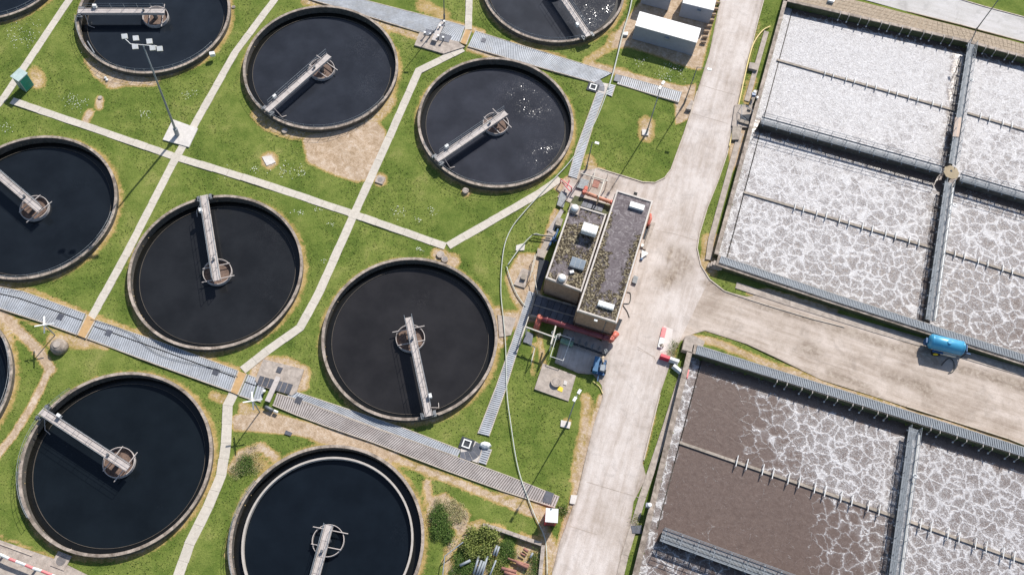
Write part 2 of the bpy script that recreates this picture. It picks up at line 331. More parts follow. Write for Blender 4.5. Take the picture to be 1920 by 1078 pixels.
# ------------------------------------------------------------------ site layout data
TR = 10.5; RIM = .8; WL = -.4
TANKS = dict(F=(-11.62, 41.97, 1), G=(-42.04, 22.70, .995), C=(-4.90, 74.78, 1), B=(-30.06, 80.38, 1), E=(-36.81, 47.67, 1), A=(-54.99, 85.97, .993),
             H=(-16.93, 16.89, 1.002), D=(-61.76, 53.48, .982), K=(-67.1, 28.5, 1), I=(0.75, 99.9, 1), J=(-80.0, 91.6, 1))
def pgon(pts, z=0): return [G(x, y, z) for x, y in pts]
UPB = [(1476, 3), (1347, 478), (1560, 548), (1920, 663), (2100, 725), (2100, 160), (1920, 108), (1811, 79)]      # aeration block (inner coping edge, z=1)
LOB = [(1298, 662), (1197, 1078), (1160, 1240), (2100, 1300), (2100, 910), (1920, 857)]
BW, BL = 1.0, -.3
ROAD = [(1350, -30), (1350, 0), (1330, 100), (1307, 172), (1296, 210), (1282, 252), (1270, 285), (1258, 318), (1246, 334), (1228, 343), (1205, 342), (1170, 331), (1120, 316), (1085, 320), (1060, 345), (1045, 370), (1160, 420), (1130, 560), (1128, 640), (1090, 618), (1058, 615),
        (1040, 680), (1085, 700), (1112, 702), (1128, 722), (1130, 745), (1112, 800), (1100, 850), (1085, 915), (1072, 955), (1050, 1015), (1034, 1078), (1025, 1110), (1150, 1110), (1158, 1078), (1165, 1040), (1182, 985), (1188, 940), (1212, 895), (1205, 868), (1222, 800), (1237, 740), (1254, 690), (1264, 660), (1276, 640), (1300, 626),
        (1322, 620), (1400, 645), (1450, 668), (1540, 712), (1620, 737), (1700, 763), (1890, 822), (1925, 836), (2150, 905), (2150, 765), (1920, 690), (1560, 584), (1500, 566), (1440, 552), (1400, 556), (1358, 546), (1330, 524), (1314, 498), (1307, 466), (1311, 440), (1326, 390), (1346, 340), (1363, 290), (1376, 230), (1391, 160), (1406, 100), (1421, 40), (1432, 0), (1440, -30)]
ROAD2 = [(1540, -22), (1620, 0), (1700, 22), (1800, 47), (1920, 79), (2150, 140), (2150, 90), (1920, 33), (1845, 13), (1795, -2), (1700, -30), (1560, -70)]
# bare soil painted as wear: (kind, points in photograph pixels, half width / falloff, amount)
SOIL = [('p', [(572, 262), (640, 240), (700, 230), (718, 245), (712, 290), (692, 330), (668, 336), (620, 320), (580, 300)], 5, .95), ('l', [(478, 215), (500, 236), (545, 252), (610, 256), (670, 244), (715, 215), (735, 190)], 9, .62),
 ('l', [(505, 300), (506, 301)], 14, .85), ('l', [(187, 188), (186, 200)], 7, .8), ('l', [(168, 212), (160, 228)], 7, .8), ('p', [(158, 112), (178, 142), (206, 165), (240, 160), (292, 158), (298, 148), (230, 138), (190, 118)], 3, .7),
 ('l', [(66, 140), (72, 152)], 14, .62), ('l', [(713, 336), (714, 337)], 11, .8), ('l', [(873, 359), (874, 360)], 9, .6), ('l', [(822, 478), (850, 490)], 13, .7), ('p', [(975, 478), (1012, 478), (1012, 600), (992, 600), (962, 556), (952, 520)], 5, .75),
 ('l', [(932, 585), (938, 640)], 11, .72), ('l', [(955, 600), (970, 600)], 16, .8), ('p', [(478, 670), (540, 672), (578, 690), (575, 728), (550, 735), (470, 710)], 4, .7),
 ('l', [(0, 534), (60, 545), (165, 588), (300, 638), (446, 692)], 5, .55), ('l', [(0, 585), (145, 634)], 3, .5), ('l', [(100, 640), (130, 640), (165, 640)], 14, .62), ('l', [(180, 645), (200, 650)], 7, .6),
 ('l', [(400, 742), (425, 750)], 9, .6), ('p', [(440, 782), (500, 775), (640, 812), (745, 852), (700, 858), (640, 838), (560, 812), (440, 802)], 4, .95), ('p', [(450, 755), (510, 772), (640, 815), (600, 820), (480, 790), (450, 780)], 3, .6), ('l', [(700, 842), (790, 878), (860, 905), (940, 938), (1000, 962)], 8, .75),
 ('l', [(945, 920), (1010, 950), (1040, 962)], 8, .6), ('l', [(435, 880), (452, 850), (490, 838), (515, 855)], 9, .75), ('l', [(480, 860), (500, 880)], 12, .5), ('p', [(805, 935), (835, 925), (880, 965), (868, 1000), (845, 985), (815, 975)], 3, .8), ('l', [(800, 905), (810, 975)], 8, .7),
 ('p', [(865, 985), (900, 975), (1040, 1018), (1030, 1090), (830, 1090), (835, 1030)], 3, .6), ('l', [(1425, 40), (1405, 120), (1395, 180)], 3, .3), ('l', [(1412, 150), (1400, 190)], 7, .6), ('p', [(1378, 220), (1402, 212), (1392, 300), (1372, 318), (1368, 290)], 3, .72),
 ('p', [(1320, 440), (1345, 440), (1342, 520), (1315, 500)], 3, .6), ('p', [(1402, 548), (1440, 543), (1570, 582), (1560, 590), (1440, 566)], 3, .95), ('l', [(1300, 634), (1340, 640), (1440, 682), (1540, 718), (1620, 745)], 7, .72), ('l', [(1320, 618), (1400, 640), (1520, 700)], 3, .5),
 ('l', [(1620, 745), (1900, 832)], 7, .7), ('l', [(1062, 790), (1063, 791)], 8, .6), ('l', [(1100, 765), (1098, 800), (1085, 850), (1080, 900)], 10, .66), ('l', [(1098, 745), (1102, 760)], 10, .6), ('l', [(1128, 745), (1105, 830), (1085, 905), (1060, 985), (1040, 1060)], 7, .8),
 ('l', [(1212, 232), (1212, 252)], 14, .65), ('p', [(1148, 88), (1160, 60), (1215, -10), (1345, -10), (1312, 128), (1290, 122), (1182, 84)], 4, .9), ('l', [(1110, 122), (1180, 142), (1280, 168)], 6, .85), ('p', [(1270, 165), (1302, 160), (1300, 215), (1270, 230), (1268, 195)], 3, .85), ('l', [(1100, 118), (1180, 135)], 5, .5),
 ('l', [(590, -4), (660, 8)], 4, .2), ('l', [(570, 2), (615, 12)], 7, .65), ('l', [(790, 10), (835, 30)], 12, .5), ('l', [(845, 42), (905, 60)], 6, .6), ('l', [(700, 40), (770, 64), (800, 75)], 7, .65), ('l', [(880, 92), (950, 112), (1000, 125)], 6, .7), ('l', [(960, 78), (1060, 108)], 4, .5),
 ('p', [(1040, 350), (1060, 335), (1110, 315), (1130, 318), (1130, 370), (1060, 372)], 3, .8), ('l', [(1042, 395), (1010, 480)], 5, .7), ('l', [(1105, 300), (1110, 315)], 10, .6), ('l', [(1180, 86), (1290, 118)], 4, .6), ('l', [(1150, 65), (1140, 90), (1100, 115)], 8, .55),
 ('l', [(1200, 860), (1190, 900)], 6, .8), ('l', [(1238, 690), (1225, 760), (1205, 850)], 7, .75), ('l', [(1262, 640), (1255, 680)], 8, .8), ('l', [(1225, 740), (1222, 780)], 8, .6), ('l', [(1000, 645), (1000, 700)], 4, .45), ('l', [(1010, 960), (1035, 1030)], 10, .7), ('l', [(1022, 1000), (1035, 1040)], 8, .5),
 ('l', [(0, 1006), (60, 1030), (110, 1050)], 4, .5), ('l', [(1010, 620), (1020, 690)], 6, .6), ('l', [(0, 600), (22, 640)], 6, .6)]
GRAVEL = [('l', [(-10, 585), (10, 595), (40, 625), (70, 655), (95, 692)], 9, 1.0), ('l', [(92, 692), (60, 760), (25, 815), (-10, 858)], 6.5, .95)]
GRASSY = [('l', [(900, 1010), (860, 1040), (870, 1078)], 10, -.6), ('l', [(960, 1000), (940, 1060)], 12, -.6)]
def seg_dist(X, Y, pts):
    d = np.full(X.shape, 1e9)
    for (ax, ay), (bx, by) in zip(pts[:-1], pts[1:]):
        vx, vy = bx-ax, by-ay; t = np.clip(((X-ax)*vx+(Y-ay)*vy)/(vx*vx+vy*vy+1e-9), 0, 1)
        d = np.minimum(d, np.hypot(X-ax-t*vx, Y-ay-t*vy))
    return d
def inside(X, Y, pts):
    r = np.zeros(X.shape, bool); n = len(pts)
    for i in range(n):
        ax, ay = pts[i][0], pts[i][1]; bx, by = pts[(i+1) % n][0], pts[(i+1) % n][1]
        c = ((ay > Y) != (by > Y)); xx = (bx-ax)*(Y-ay)/((by-ay) if by != ay else 1e-9)+ax
        r ^= c & (X < xx)
    return r
def soil_value(PX, PY, X, Y):
    v = np.zeros(PX.shape)
    for kind, pts, w_, a in SOIL+GRAVEL:
        if kind == 'l': d = seg_dist(PX, PY, pts); k = np.clip(1.6-d/w_, 0, 1)
        else:
            ins = inside(PX, PY, pts); d = seg_dist(PX, PY, pts+[pts[0]]); k = np.where(ins, 1.0, np.clip(1-d/(w_*2), 0, 1))
        v = np.maximum(v, k*a)
    for x, y, q in TANKS.values():
        d = np.hypot(X-x, Y-y)-TR*q-.25; v = np.maximum(v, np.clip(1.0-d/.9, 0, 1)*.55*(d > -.6))
    for kind, pts, w_, a in GRASSY: v = v+a*np.clip(1.5-seg_dist(PX, PY, pts)/w_, 0, 1)
    return np.clip(v, 0, 1)
def set_attr(me, name, vals):
    a = me.attributes.new(name, 'FLOAT', 'POINT'); a.data.foreach_set('value', np.asarray(vals, dtype=np.float32))

# ------------------------------------------------------------------ ground
blocks = [[(p.x, p.y) for p in pgon(UPB, BW)], [(p.x, p.y) for p in pgon(LOB, BW)]]
def sdf_blocks(X, Y):
    r = np.full(X.shape, 1e9)
    for b in blocks:
        d = seg_dist(X, Y, b+[b[0]]); s = np.where(inside(X, Y, b), -d, d); r = np.minimum(r, s)
    for x, y, q in TANKS.values(): r = np.minimum(r, np.hypot(X-x, Y-y)-TR*q)
    return r
st = .4
xs = np.concatenate([[-3000, -900, -300, -150], np.arange(-90, 82, st), [120, 300, 900, 3000]])
ys = np.concatenate([[-3000, -900, -300, -60], np.arange(2, 124, st), [150, 300, 900, 3000]])
X, Y = np.meshgrid(xs, ys); sh = X.shape; X = X.ravel(); Y = Y.ravel()
d0 = sdf_blocks(X, Y); e = .01
gx = (sdf_blocks(X+e, Y)-d0)/e; gy = (sdf_blocks(X, Y+e)-d0)/e
snap = (np.abs(d0-.1) < .3); X = np.where(snap, X-gx*(d0-.1), X); Y = np.where(snap, Y-gy*(d0-.1), Y)
PX, PY = px_of(X, Y)
near = (np.abs(X) < 100) & (Y > 0) & (Y < 130)
sv = np.where(near, soil_value(PX, PY, X, Y), 0)
Z = np.where(near & (d0 > 1.2), .05*np.sin(X*.31+1)*np.cos(Y*.27)+.03*np.sin(X*.9+Y*.7), 0)
Z = Z-.06
nx = sh[1]; idx = np.arange(X.size).reshape(sh)
q = np.stack([idx[:-1, :-1], idx[:-1, 1:], idx[1:, 1:], idx[1:, :-1]], -1).reshape(-1, 4)
cx, cy = X[q].mean(1), Y[q].mean(1); q = q[sdf_blocks(cx, cy) > 0]
me = bpy.data.meshes.new('ground'); me.from_pydata(np.stack([X, Y, Z], 1).tolist(), [], q.tolist()); me.materials.append(grass_m)
me.polygons.foreach_set('use_smooth', [True]*len(me.polygons))
set_attr(me, 'soil', sv); ground = struct(bpy.data.objects.new('ground', me)); C.objects.link(ground)

# sheets with a subdivided grid clipped to a polygon (so wear can vary across them)
def sheet(name, poly, z, m, step=.6, attr='soil', fn=None):
    P = [(p.x, p.y) for p in poly]; bm = bmesh.new(); vs = [bm.verts.new((x, y, z)) for x, y in P]; bm.faces.new(vs)
    x0, x1 = min(p[0] for p in P), max(p[0] for p in P); y0, y1 = min(p[1] for p in P), max(p[1] for p in P)
    for k in np.arange(x0+step, x1, step): bmesh.ops.bisect_plane(bm, geom=bm.verts[:]+bm.edges[:]+bm.faces[:], plane_co=(k, 0, 0), plane_no=(1, 0, 0))
    for k in np.arange(y0+step, y1, step): bmesh.ops.bisect_plane(bm, geom=bm.verts[:]+bm.edges[:]+bm.faces[:], plane_co=(0, k, 0), plane_no=(0, 1, 0))
    bmesh.ops.recalc_face_normals(bm, faces=bm.faces[:])
    me = bpy.data.meshes.new(name); bm.to_mesh(me); bm.free(); me.materials.append(m)
    if me.polygons[0].normal.z < 0: me.flip_normals()
    co = np.zeros(len(me.vertices)*3); me.vertices.foreach_get('co', co); co = co.reshape(-1, 3)
    if fn:
        a, b_ = px_of(co[:, 0], co[:, 1], z); set_attr(me, attr, fn(a, b_, co[:, 0], co[:, 1]))
    o = bpy.data.objects.new(name, me); C.objects.link(o); return o
def road_wear(a, b_, X, Y):
    v = np.zeros(a.shape)
    for pts, w_, k in [([(1265, 480), (1285, 500), (1250, 520)], 24, .52), ([(1320, 530), (1440, 575), (1600, 625), (1760, 680)], 9, .55), ([(1300, 640), (1500, 720), (1700, 790), (1920, 850)], 14, .7), ([(1222, 640), (1250, 600)], 20, .25),
                     ([(1150, 560), (1128, 700), (1095, 860), (1050, 1010)], 12, .45), ([(1260, 700), (1215, 850), (1170, 1050)], 10, .55), ([(1660, 700), (1720, 720), (1740, 735)], 14, .6), ([(1560, 700), (1640, 740)], 12, .5), ([(1800, 690), (1920, 725)], 12, .6), ([(1080, 330), (1120, 350), (1150, 345)], 18, .5), ([(1510, 650), (1530, 660)], 16, .5), ([(1700, 630), (1735, 650)], 16, .75)]:
        v = np.maximum(v, np.clip(1.5-seg_dist(a, b_, pts)/w_, 0, 1)*k)
    edge = seg_dist(a, b_, ROAD+[ROAD[0]]); return np.maximum(np.minimum(v*1.3, 1), np.clip(1-edge/7, 0, 1)*.65)
# the road splits at the junction: main road runs up the picture, the branch runs right
SPLIT = 34
i0 = ROAD.index((1264, 660)); i1 = ROAD.index((1330, 524))
main = ROAD[:i0+1]+ROAD[i1:]; branch = ROAD[i0:i1+1]
struct(sheet('road', pgon(main, .0), .02, road_m, .6, fn=road_wear)); struct(sheet('branch_road', pgon(branch), .02, yard_m, .6, fn=road_wear))
struct(sheet('far_road', pgon(ROAD2), .02, road2_m, 1.5, fn=lambda a, b, x, y: np.zeros(a.shape)))
struct(sheet('pavement', pgon([(-60, 990), (0, 1012), (105, 1048), (170, 1080), (200, 1110), (-60, 1110)]), .02, pad_m, 1.5, fn=lambda a, b, x, y: np.zeros(a.shape)))
# expansion joints in the road: thin recessed dark strips (cut as narrow grooves filled with dirt)
jm = M('joint dirt', (.40, .335, .28), .95, var=.3)
jb = MB()
for pts in [[(1316, 160), (1340, 168), (1378, 178)], [(1297, 213), (1340, 225), (1364, 232)], [(1228, 432), (1262, 438), (1310, 452)], [(1100, 903), (1150, 918), (1208, 935)], [(1066, 985), (1120, 1002)], [(1195, 650), (1215, 662), (1228, 672)], [(1352, 545), (1440, 576), (1583, 614)], [(1490, 660), (1570, 688)], [(1858, 706), (1920, 728)], [(1196, 655), (1226, 668), (1236, 690)]]:
    for a, b in zip(pts[:-1], pts[1:]): jb.bar(G(*a, .022), G(*b, .022), .07, .006)
struct(jb.build('road_joint', jm))
# kerbs
def polybar(name, pts, w_, h, m, z=0, zb=None, joint=None):
    mb = MB(); P = [G(x, y, z) for x, y in pts]
    for a, b in zip(P[:-1], P[1:]):
        a = a.copy(); b = b.copy(); zz = z if zb is None else zb; a.z = b.z = zz
        mb.bar(a, b+(b-a).normalized()*.03, w_, h)
    return mb.build(name, m)
kerb_m = M('kerb concrete', (.52, .45, .38), .9, var=.2, sc=2, stain=(.3, .24, .18), st=.4)
K = [[(1307, 172), (1296, 210), (1282, 252), (1270, 285), (1258, 318), (1246, 334), (1228, 343), (1205, 342), (1170, 331), (1120, 316)], [(1391, 160), (1406, 100), (1421, 40), (1432, 0)], [(1307, 466), (1311, 440), (1326, 390), (1346, 340), (1363, 290), (1376, 230)], [(1307, 466), (1314, 498), (1330, 524), (1358, 546), (1400, 560), (1440, 573), (1520, 597), (1583, 613)],
     [(1237, 740), (1222, 800), (1207, 862)], [(1700, 22), (1800, 47), (1920, 79), (2000, 100)], [(1795, -2), (1845, 13), (1920, 33), (2000, 54)], [(1700, 762), (1890, 822), (1925, 836)]]
for k in K: struct(polybar('kerb', k, .14, .13, kerb_m, 0, -.02))
# pale concrete strips beside the aeration blocks
struct(polybar('footing_strip', [(1437, 60), (1400, 190)], .7, .09, pad_m)); struct(polybar('footing_strip', [(1388, 250), (1333, 450), (1328, 487)], .75, .09, pad_m))
struct(polybar('footing_strip', [(1283, 690), (1246, 808), (1205, 930), (1172, 1040), (1160, 1090)], .8, .09, pad_m)); struct(polybar('footing_strip', [(1380, 535), (1480, 568), (1640, 618), (1920, 700), (2050, 742)], .9, .08, pad_m))

# ------------------------------------------------------------------ footpaths (slabs as pieces)
def slab_path(name, pts, width, slab_len, m, z=.03):
    root = struct(bpy.data.objects.new(name, None)); C.objects.link(root)
    P = [G(x, y) for x, y in pts]
    # mitred offsets
    L_, R_ = [], []
    for i, p in enumerate(P):
        t0 = (P[i]-P[i-1]).normalized() if i else None; t1 = (P[i+1]-P[i]).normalized() if i < len(P)-1 else None
        t = ((t0 or t1)+(t1 or t0)).normalized(); n = Vector((-t.y, t.x, 0)); k = 1/max(.5, n.dot(Vector((-(t1 or t0).y, (t1 or t0).x, 0))))
        L_.append(p+n*width/2*k); R_.append(p-n*width/2*k)
    for i in range(len(P)-1):
        n = max(1, round((P[i+1]-P[i]).length/slab_len)); cuts = [k/n for k in range(n+1)]
        g = .010/max(.5, (P[i+1]-P[i]).length)
        for k in range(n):
            a, b = cuts[k]+g, cuts[k+1]-g; j = [random.uniform(-.03, .03) for _ in range(4)]; dz = random.uniform(-.008, .008)
            qd = [L_[i].lerp(L_[i+1], a), L_[i].lerp(L_[i+1], b), R_[i].lerp(R_[i+1], b), R_[i].lerp(R_[i+1], a)]
            ax = (L_[i]-R_[i]).normalized()
            qd = [qd[0]+ax*j[0], qd[1]+ax*j[1], qd[2]+ax*j[2], qd[3]+ax*j[3]]
            MB().prism([(v.x, v.y) for v in qd], -.1, z+dz).build('slab', m, root)
    return root
slab_path('footpath', [(-20, 215), (8, 182), (130, 0), (150, -30)], 1.0, 2.0, path_m)
slab_path('footpath', [(22, 189), (180, 243), (322, 292), (480, 340), (655, 399), (835, 462)], 1.02, 2.0, path_m, .036)
slab_path('footpath', [(170, 598), (235, 480), (322, 311), (370, 225), (440, 100), (530, -20)], 1.0, 2.0, path_m, .030)
slab_path('footpath', [(455, 694), (500, 658), (563, 614), (600, 545), (660, 410), (720, 280), (785, 133), (868, 92)], 1.05, 2.0, path_m, .031)
slab_path('footpath', [(840, 461), (900, 427), (960, 392), (1015, 360), (1050, 335)], 1.05, 2.0, path_m, .031)
slab_path('footpath', [(878, 56), (880, 0), (880, -30)], 1.0, 1.4, path_m)
slab_path('footpath', [(438, 738), (427, 760), (424, 830), (415, 890), (390, 950), (355, 1020), (332, 1085)], 1.15, 2.0, path_m)
# crossings
def quad(name, pts, z0, z1, m, parent=None, zs=None):
    P = [G(x, y, z1 if zs is None else zs) for x, y in pts]
    return MB().prism([(p.x, p.y) for p in P], z0, z1).build(name, m, parent)
# ------------------------------------------------------------------ channel covers
def cover(label, rows, mplank, munder, pitch=.27, fill=.70, group='covered channels across the grass', z=.12, label_cat='channel cover', plates=()):
    """rows: list of (upper edge px list, lower edge px list) polylines with equal count"""
    c = G(*rows[0][0][0]); root = empty('channel_cover', (c.x, c.y, 0), label, label_cat, group)
    for up, lo in rows:
        U = [G(*p, z) for p in up]; Lo = [G(*p, z) for p in lo]
        base = MB(); pl = MB(); ed = MB()
        for i in range(len(U)-1):
            a, b, c2, d = U[i], U[i+1], Lo[i+1], Lo[i]
            base.prism([tuple(local(root, [v])[0][:2]) for v in (a, b, c2, d)], -.2, z-.07)
            n = max(1, int(((b-a).length+(c2-d).length)/2/pitch))
            for k in range(n):
                t0, t1 = (k+.5-fill/2)/n, (k+.5+fill/2)/n; dz = random.uniform(-.008, .008)
                e0, e1 = random.uniform(.015, .04), random.uniform(.015, .04)
                q_ = [a.lerp(b, t0), a.lerp(b, t1), d.lerp(c2, t1), d.lerp(c2, t0)]
                q_ = [q_[0].lerp(q_[3], e0), q_[1].lerp(q_[2], e0), q_[2].lerp(q_[1], e1), q_[3].lerp(q_[0], e1)]
                pl.prism([tuple(v[:2]) for v in local(root, q_)], z-.04+dz, z+dz)
            for s_, e_ in ((a, b), (d, c2)):
                u, v = local(root, [s_, e_]); u.z = v.z = -.1; ed.bar(u, v, .10, z+.115)
        base.build('channel_floor', munder, root); pl.build('cover_planks', mplank, root, stuff=True); ed.build('edge_kerb', kerb_m, root)
    for (px, py, sx, sy, ang) in plates:
        p = local(root, [G(px, py, z)])[0]; p.z = z+.02; MB().box(p, (sx, sy, .03), R(ang)).build('hatch_plate', hatch_m, root)
    return root
def lerp2(a, b, t): return (a[0]+(b[0]-a[0])*t, a[1]+(b[1]-a[1])*t)
def split_rows(U, Lo, t):
    mid = [lerp2(a, b, t) for a, b in zip(U, Lo)]; return [(U, mid), (mid, Lo)]
cover('blue grey slatted channel cover left of the first tan crossing at the left edge', split_rows([(-30, 532), (43, 546), (110, 570), (160, 588)], [(-30, 568), (20, 585), (85, 606), (143, 627)], .33), plank_g, blue_under, plates=[(113, 594, .75, .75, -13)])
cover('blue grey slatted channel cover between the two tan crossings', split_rows([(181, 600), (301, 641), (445, 694)], [(163, 634), (290, 682), (431, 733)], .33), plank_g, blue_under, plates=[(204, 624, .75, .75, -13), (405, 697, .75, .75, -13)])
cover('short slatted channel cover between a tan crossing and the dark hatch chamber', split_rows([(465, 702), (484, 709)], [(448, 741), (472, 749)], .35)+[([(484, 716), (497, 722)], [(474, 748), (489, 753)])], plank_g, blue_under)
cover('long brown slatted channel cover running to the red box', [([(519, 737), (568, 753), (640, 779), (722, 809), (855, 856), (959, 894), (1049, 931)], [(511, 759), (559, 779), (610, 798), (700, 829), (830, 879), (940, 919), (1041, 951)])], plank_b, brown_under, .27, .66, plates=[(1028, 932, 1.0, 1.3, -13)])
cover('narrow grey slatted channel cover above the long brown one', [([(548, 732), (579, 742), (680, 776), (765, 805), (825, 828), (864, 843)], [(538, 742), (568, 752), (660, 785), (745, 816), (815, 841), (858, 856)])], plank_g, blue_under, plates=[(560, 750, .8, .8, -13)])
cover('wide pale slatted channel cover at the top left of the orange crossing', [([(600, -26), (678, -1), (760, 20), (840, 40), (872, 49)], [(520, -20), (588, 1), (700, 34), (784, 60), (861, 80)])], plank_g, blue_under, .25)
cover('pale slatted channel cover curving right above the glinting tank', [([(891, 58), (960, 80), (1030, 101), (1103, 123), (1148, 137)], [(877, 87), (960, 112), (1010, 126), (1060, 140), (1113, 155)])], plank_g, blue_under, .25, plates=[(907, 76, .7, .7, -10)])
cover('narrow grey slatted channel cover ending beside the road', [([(1163, 141), (1220, 157), (1279, 173)], [(1157, 157), (1215, 175), (1273, 192)])], plank_g, brown_under, .27, plates=[(1158, 147, .9, 1.2, -10)])
cover('narrow slatted footway between the glinting tank and the lamp lawn', [([(1119, 173), (1100, 225), (1080, 280), (1066, 330)], [(1134, 176), (1114, 230), (1097, 285), (1082, 335)])], plank_g, blue_under, .25, group='slatted footways running up the site')
cover('narrow slatted footway running down from the pump house to the grey arc', [([(991, 545), (960, 640), (930, 725), (896, 812)], [(1003, 549), (974, 645), (948, 730), (917, 817)])], plank_g, blue_under, .25, group='slatted footways running up the site')
cover('short slatted footway stub beside the white object', [([(905, 838), (896, 866)], [(922, 842), (911, 871)])], plank_g, blue_under, .25, group='slatted footways running up the site')
cover('short slatted stub beside the quarter ring near the top', [([(1141, 157), (1134, 176)], [(1154, 160), (1147, 181)])], plank_g, blue_under, .25, group='slatted footways running up the site')
for pts, lab in (([(163, 590), (179, 600), (160, 634), (145, 628)], 'tan timber crossing over the left channel'), ([(447, 695), (463, 701), (446, 740), (432, 734)], 'tan timber crossing beside the dark hatch chamber'), ([(873, 55), (884, 58), (874, 84), (863, 80)], 'orange tan crossing at the top channel')):
    c = G(*pts[0]); r = empty('crossing_bridge', (c.x, c.y, 0), lab, 'crossing', 'tan crossings over the channels')
    P = [local(r, [G(x, y, .16)])[0] for x, y in pts]
    MB().prism([tuple(p[:2]) for p in P], 0, .16).build('deck', tan_m, r)
    for a, b in ((P[0], P[3]), (P[1], P[2])):
        a = a.copy(); b = b.copy(); a.z = b.z = .0; MB().bar(a, b, .14, .2).build('edge_kerb', kerb_m, r)

# ------------------------------------------------------------------ pads, manholes, quarter rings
def pad(pts, label, m=pad_m, h=.1, cat='concrete pad', group=None, name='concrete_pad'):
    o = quad(name, pts, -.15, h, m); c = G(*pts[0]); 
    return tag(o, label, cat, group)
def manhole(px, py, label, r=.45, lid=pad_m, h=.12, sq=False, group='manholes in the grass'):
    c = G(px, py); e_ = empty('manhole', (c.x, c.y, 0), label, 'manhole', group)
    if sq: MB().box((0, 0, h/2), (r*2.2, r*2.2, h), R(-13)).build('surround', pad_m, e_)
    else: MB().lathe((0, 0, 0), [(r*.72, -.1), (r, -.1), (r, h), (r*.72, h)], 20).build('surround', pad_m, e_)
    MB().lathe((0, 0, 0), [(0.001, h-.03), (r*.68, h-.03), (r*.68, h+.02), (.001, h+.02)], 20).build('lid', lid, e_)
    return e_
gl = M('bright pad', (.62, .58, .54), .9, var=.15); lidc = M('cast lid', (.22, .2, .19), .6, .3, var=.2)
pad([(491, 294), (508, 292), (517, 304), (500, 311)], 'worn pale slab in a bare patch below the upper middle tank', gl, .06)
manhole(713, 338, 'square manhole with round lid beside the middle path crossing', .5, lidc, .12, True); manhole(873, 359, 'small round manhole below the glinting tank', .42, pad_m, .3)
manhole(826, 478, 'pale round manhole beside the path bend', .5, pad_m, .2); manhole(834, 488, 'dark round manhole touching the lower middle tank', .42, lidc, .35)
manhole(115, 1051, 'square manhole at the edge of the bottom left pavement', .75, lidc, .09, True); manhole(534, 246, 'small round manhole under the upper middle tank', .4, pad_m, .15)
manhole(188, 184, 'small pale manhole in the upper left lawn', .3, pad_m, .1); manhole(438, 14, 'small dark manhole at the top between two tanks', .25, lidc, .08)
pad([(985, 455), (968, 460), (967, 470), (983, 469)], 'small white slab on the lawn left of the pump house', gl, .06); 
pad([(324, 224), (371, 241), (354, 276), (305, 262)], 'square concrete base of the floodlight mast', gl, .12); pad([(1052, 787), (1071, 791), (1068, 803), (1051, 799)], 'concrete base of the lamp post by the lower road', gl, .1)
pad([(1204, 243), (1216, 243), (1216, 254), (1204, 253)], 'concrete base of the lamp post on the square lawn', gl, .1)
pad([(1018, 681), (1080, 704), (1066, 752), (1002, 729)], 'large square pad with a manhole in front of the pump house', pad_m, .12)
e_ = manhole(1042, 718, 'raised round manhole on the large square pad', .62, pad_m, .45); tag(pad([(1047, 723), (1056, 727), (1054, 735), (1045, 731)], 'yellow board lying on the large square pad', yellow_p, .16, 'board', name='board'))
pad([(1058, 713), (1064, 715), (1062, 722), (1056, 720)], 'small concrete block beside the yellow board', gl, .2, 'block')
pad([(980, 502), (996, 508), (984, 540), (963, 533)], 'square pad with a box left of the pump house', pad_m, .12); pad([(979, 513), (987, 515), (985, 524), (976, 522)], 'grey box on the small pad left of the pump house', concrete, .5, 'box', name='utility_box')
pad([(933, 590), (968, 596), (958, 628), (936, 632)], 'worn concrete apron where hoses cross beside the lower middle tank', pad_m, .05)
pad([(1296, 188), (1301, 190), (1296, 206), (1286, 204)], 'concrete block at the road edge by the slatted cover', pad_m, .4, 'block'); pad([(1406, 117), (1424, 120), (1420, 132), (1404, 128)], 'raised concrete block on the verge by the aeration basin', pad_m, .5, 'block')
pad([(1071, 927), (1083, 928), (1078, 945), (1068, 943)], 'pale step between the lawn and the lower road', gl, .1, 'step'); pad([(1167, 61), (1178, 60), (1177, 66), (1167, 65)], 'small white block beside the pale hose near the top', white_p, .25, 'block')
pad([(536, 806), (548, 811), (545, 817), (533, 813)], 'small dark square hatch in the gravel strip', hatch_m, .05, 'hatch')
pad([(1183, 985), (1204, 984), (1203, 1000), (1186, 999)], 'dark grating cover beside the lower basin wall', hatch_m, .14, 'grating')
def quarter(pts_pad, ctr, r0, r1, a0, a1, hatch, label, n=5):
    c = G(*ctr); e_ = empty('channel_bend', (c.x, c.y, 0), label, 'channel bend', 'quarter ring channel bends')
    MB().prism([tuple(p[:2]) for p in local(e_, pgon(pts_pad, .08))], -.1, .08).build('slab', para_m, e_)
    for k in range(n):
        b0 = R(a0+(a1-a0)*(k+.04)/n); b1 = R(a0+(a1-a0)*(k+.96)/n)
        MB().lathe((0, 0, 0), [(r0, .0), (r1, .0), (r1, .11), (r0, .11)], 4, b0, b1).build('cover_plate', hatch_m, e_)
    h = local(e_, [G(*hatch, .1)])[0]
    MB().box((h.x, h.y, .09), (1.6, 1.4, .06), R(-12)).build('hatch_floor', dark_m, e_)
    f = MB(); 
    for s in (-1, 1): f.box((h.x+s*.42*math.cos(R(-12)), h.y+s*.42*math.sin(R(-12)), .17), (.14, .98, .1), R(-12)); f.box((h.x-s*.42*math.sin(R(-12)), h.y+s*.42*math.cos(R(-12)), .17), (.70, .14, .1), R(-12))
    f.build('hatch_frame', white_p, e_)
quarter([(868, 819), (890, 826), (897, 830), (906, 845), (898, 868), (862, 856)], (866, 820), 1.75, 3.0, -88, -12, (875, 832), 'grey quarter ring of cover plates at the foot of the long footway')
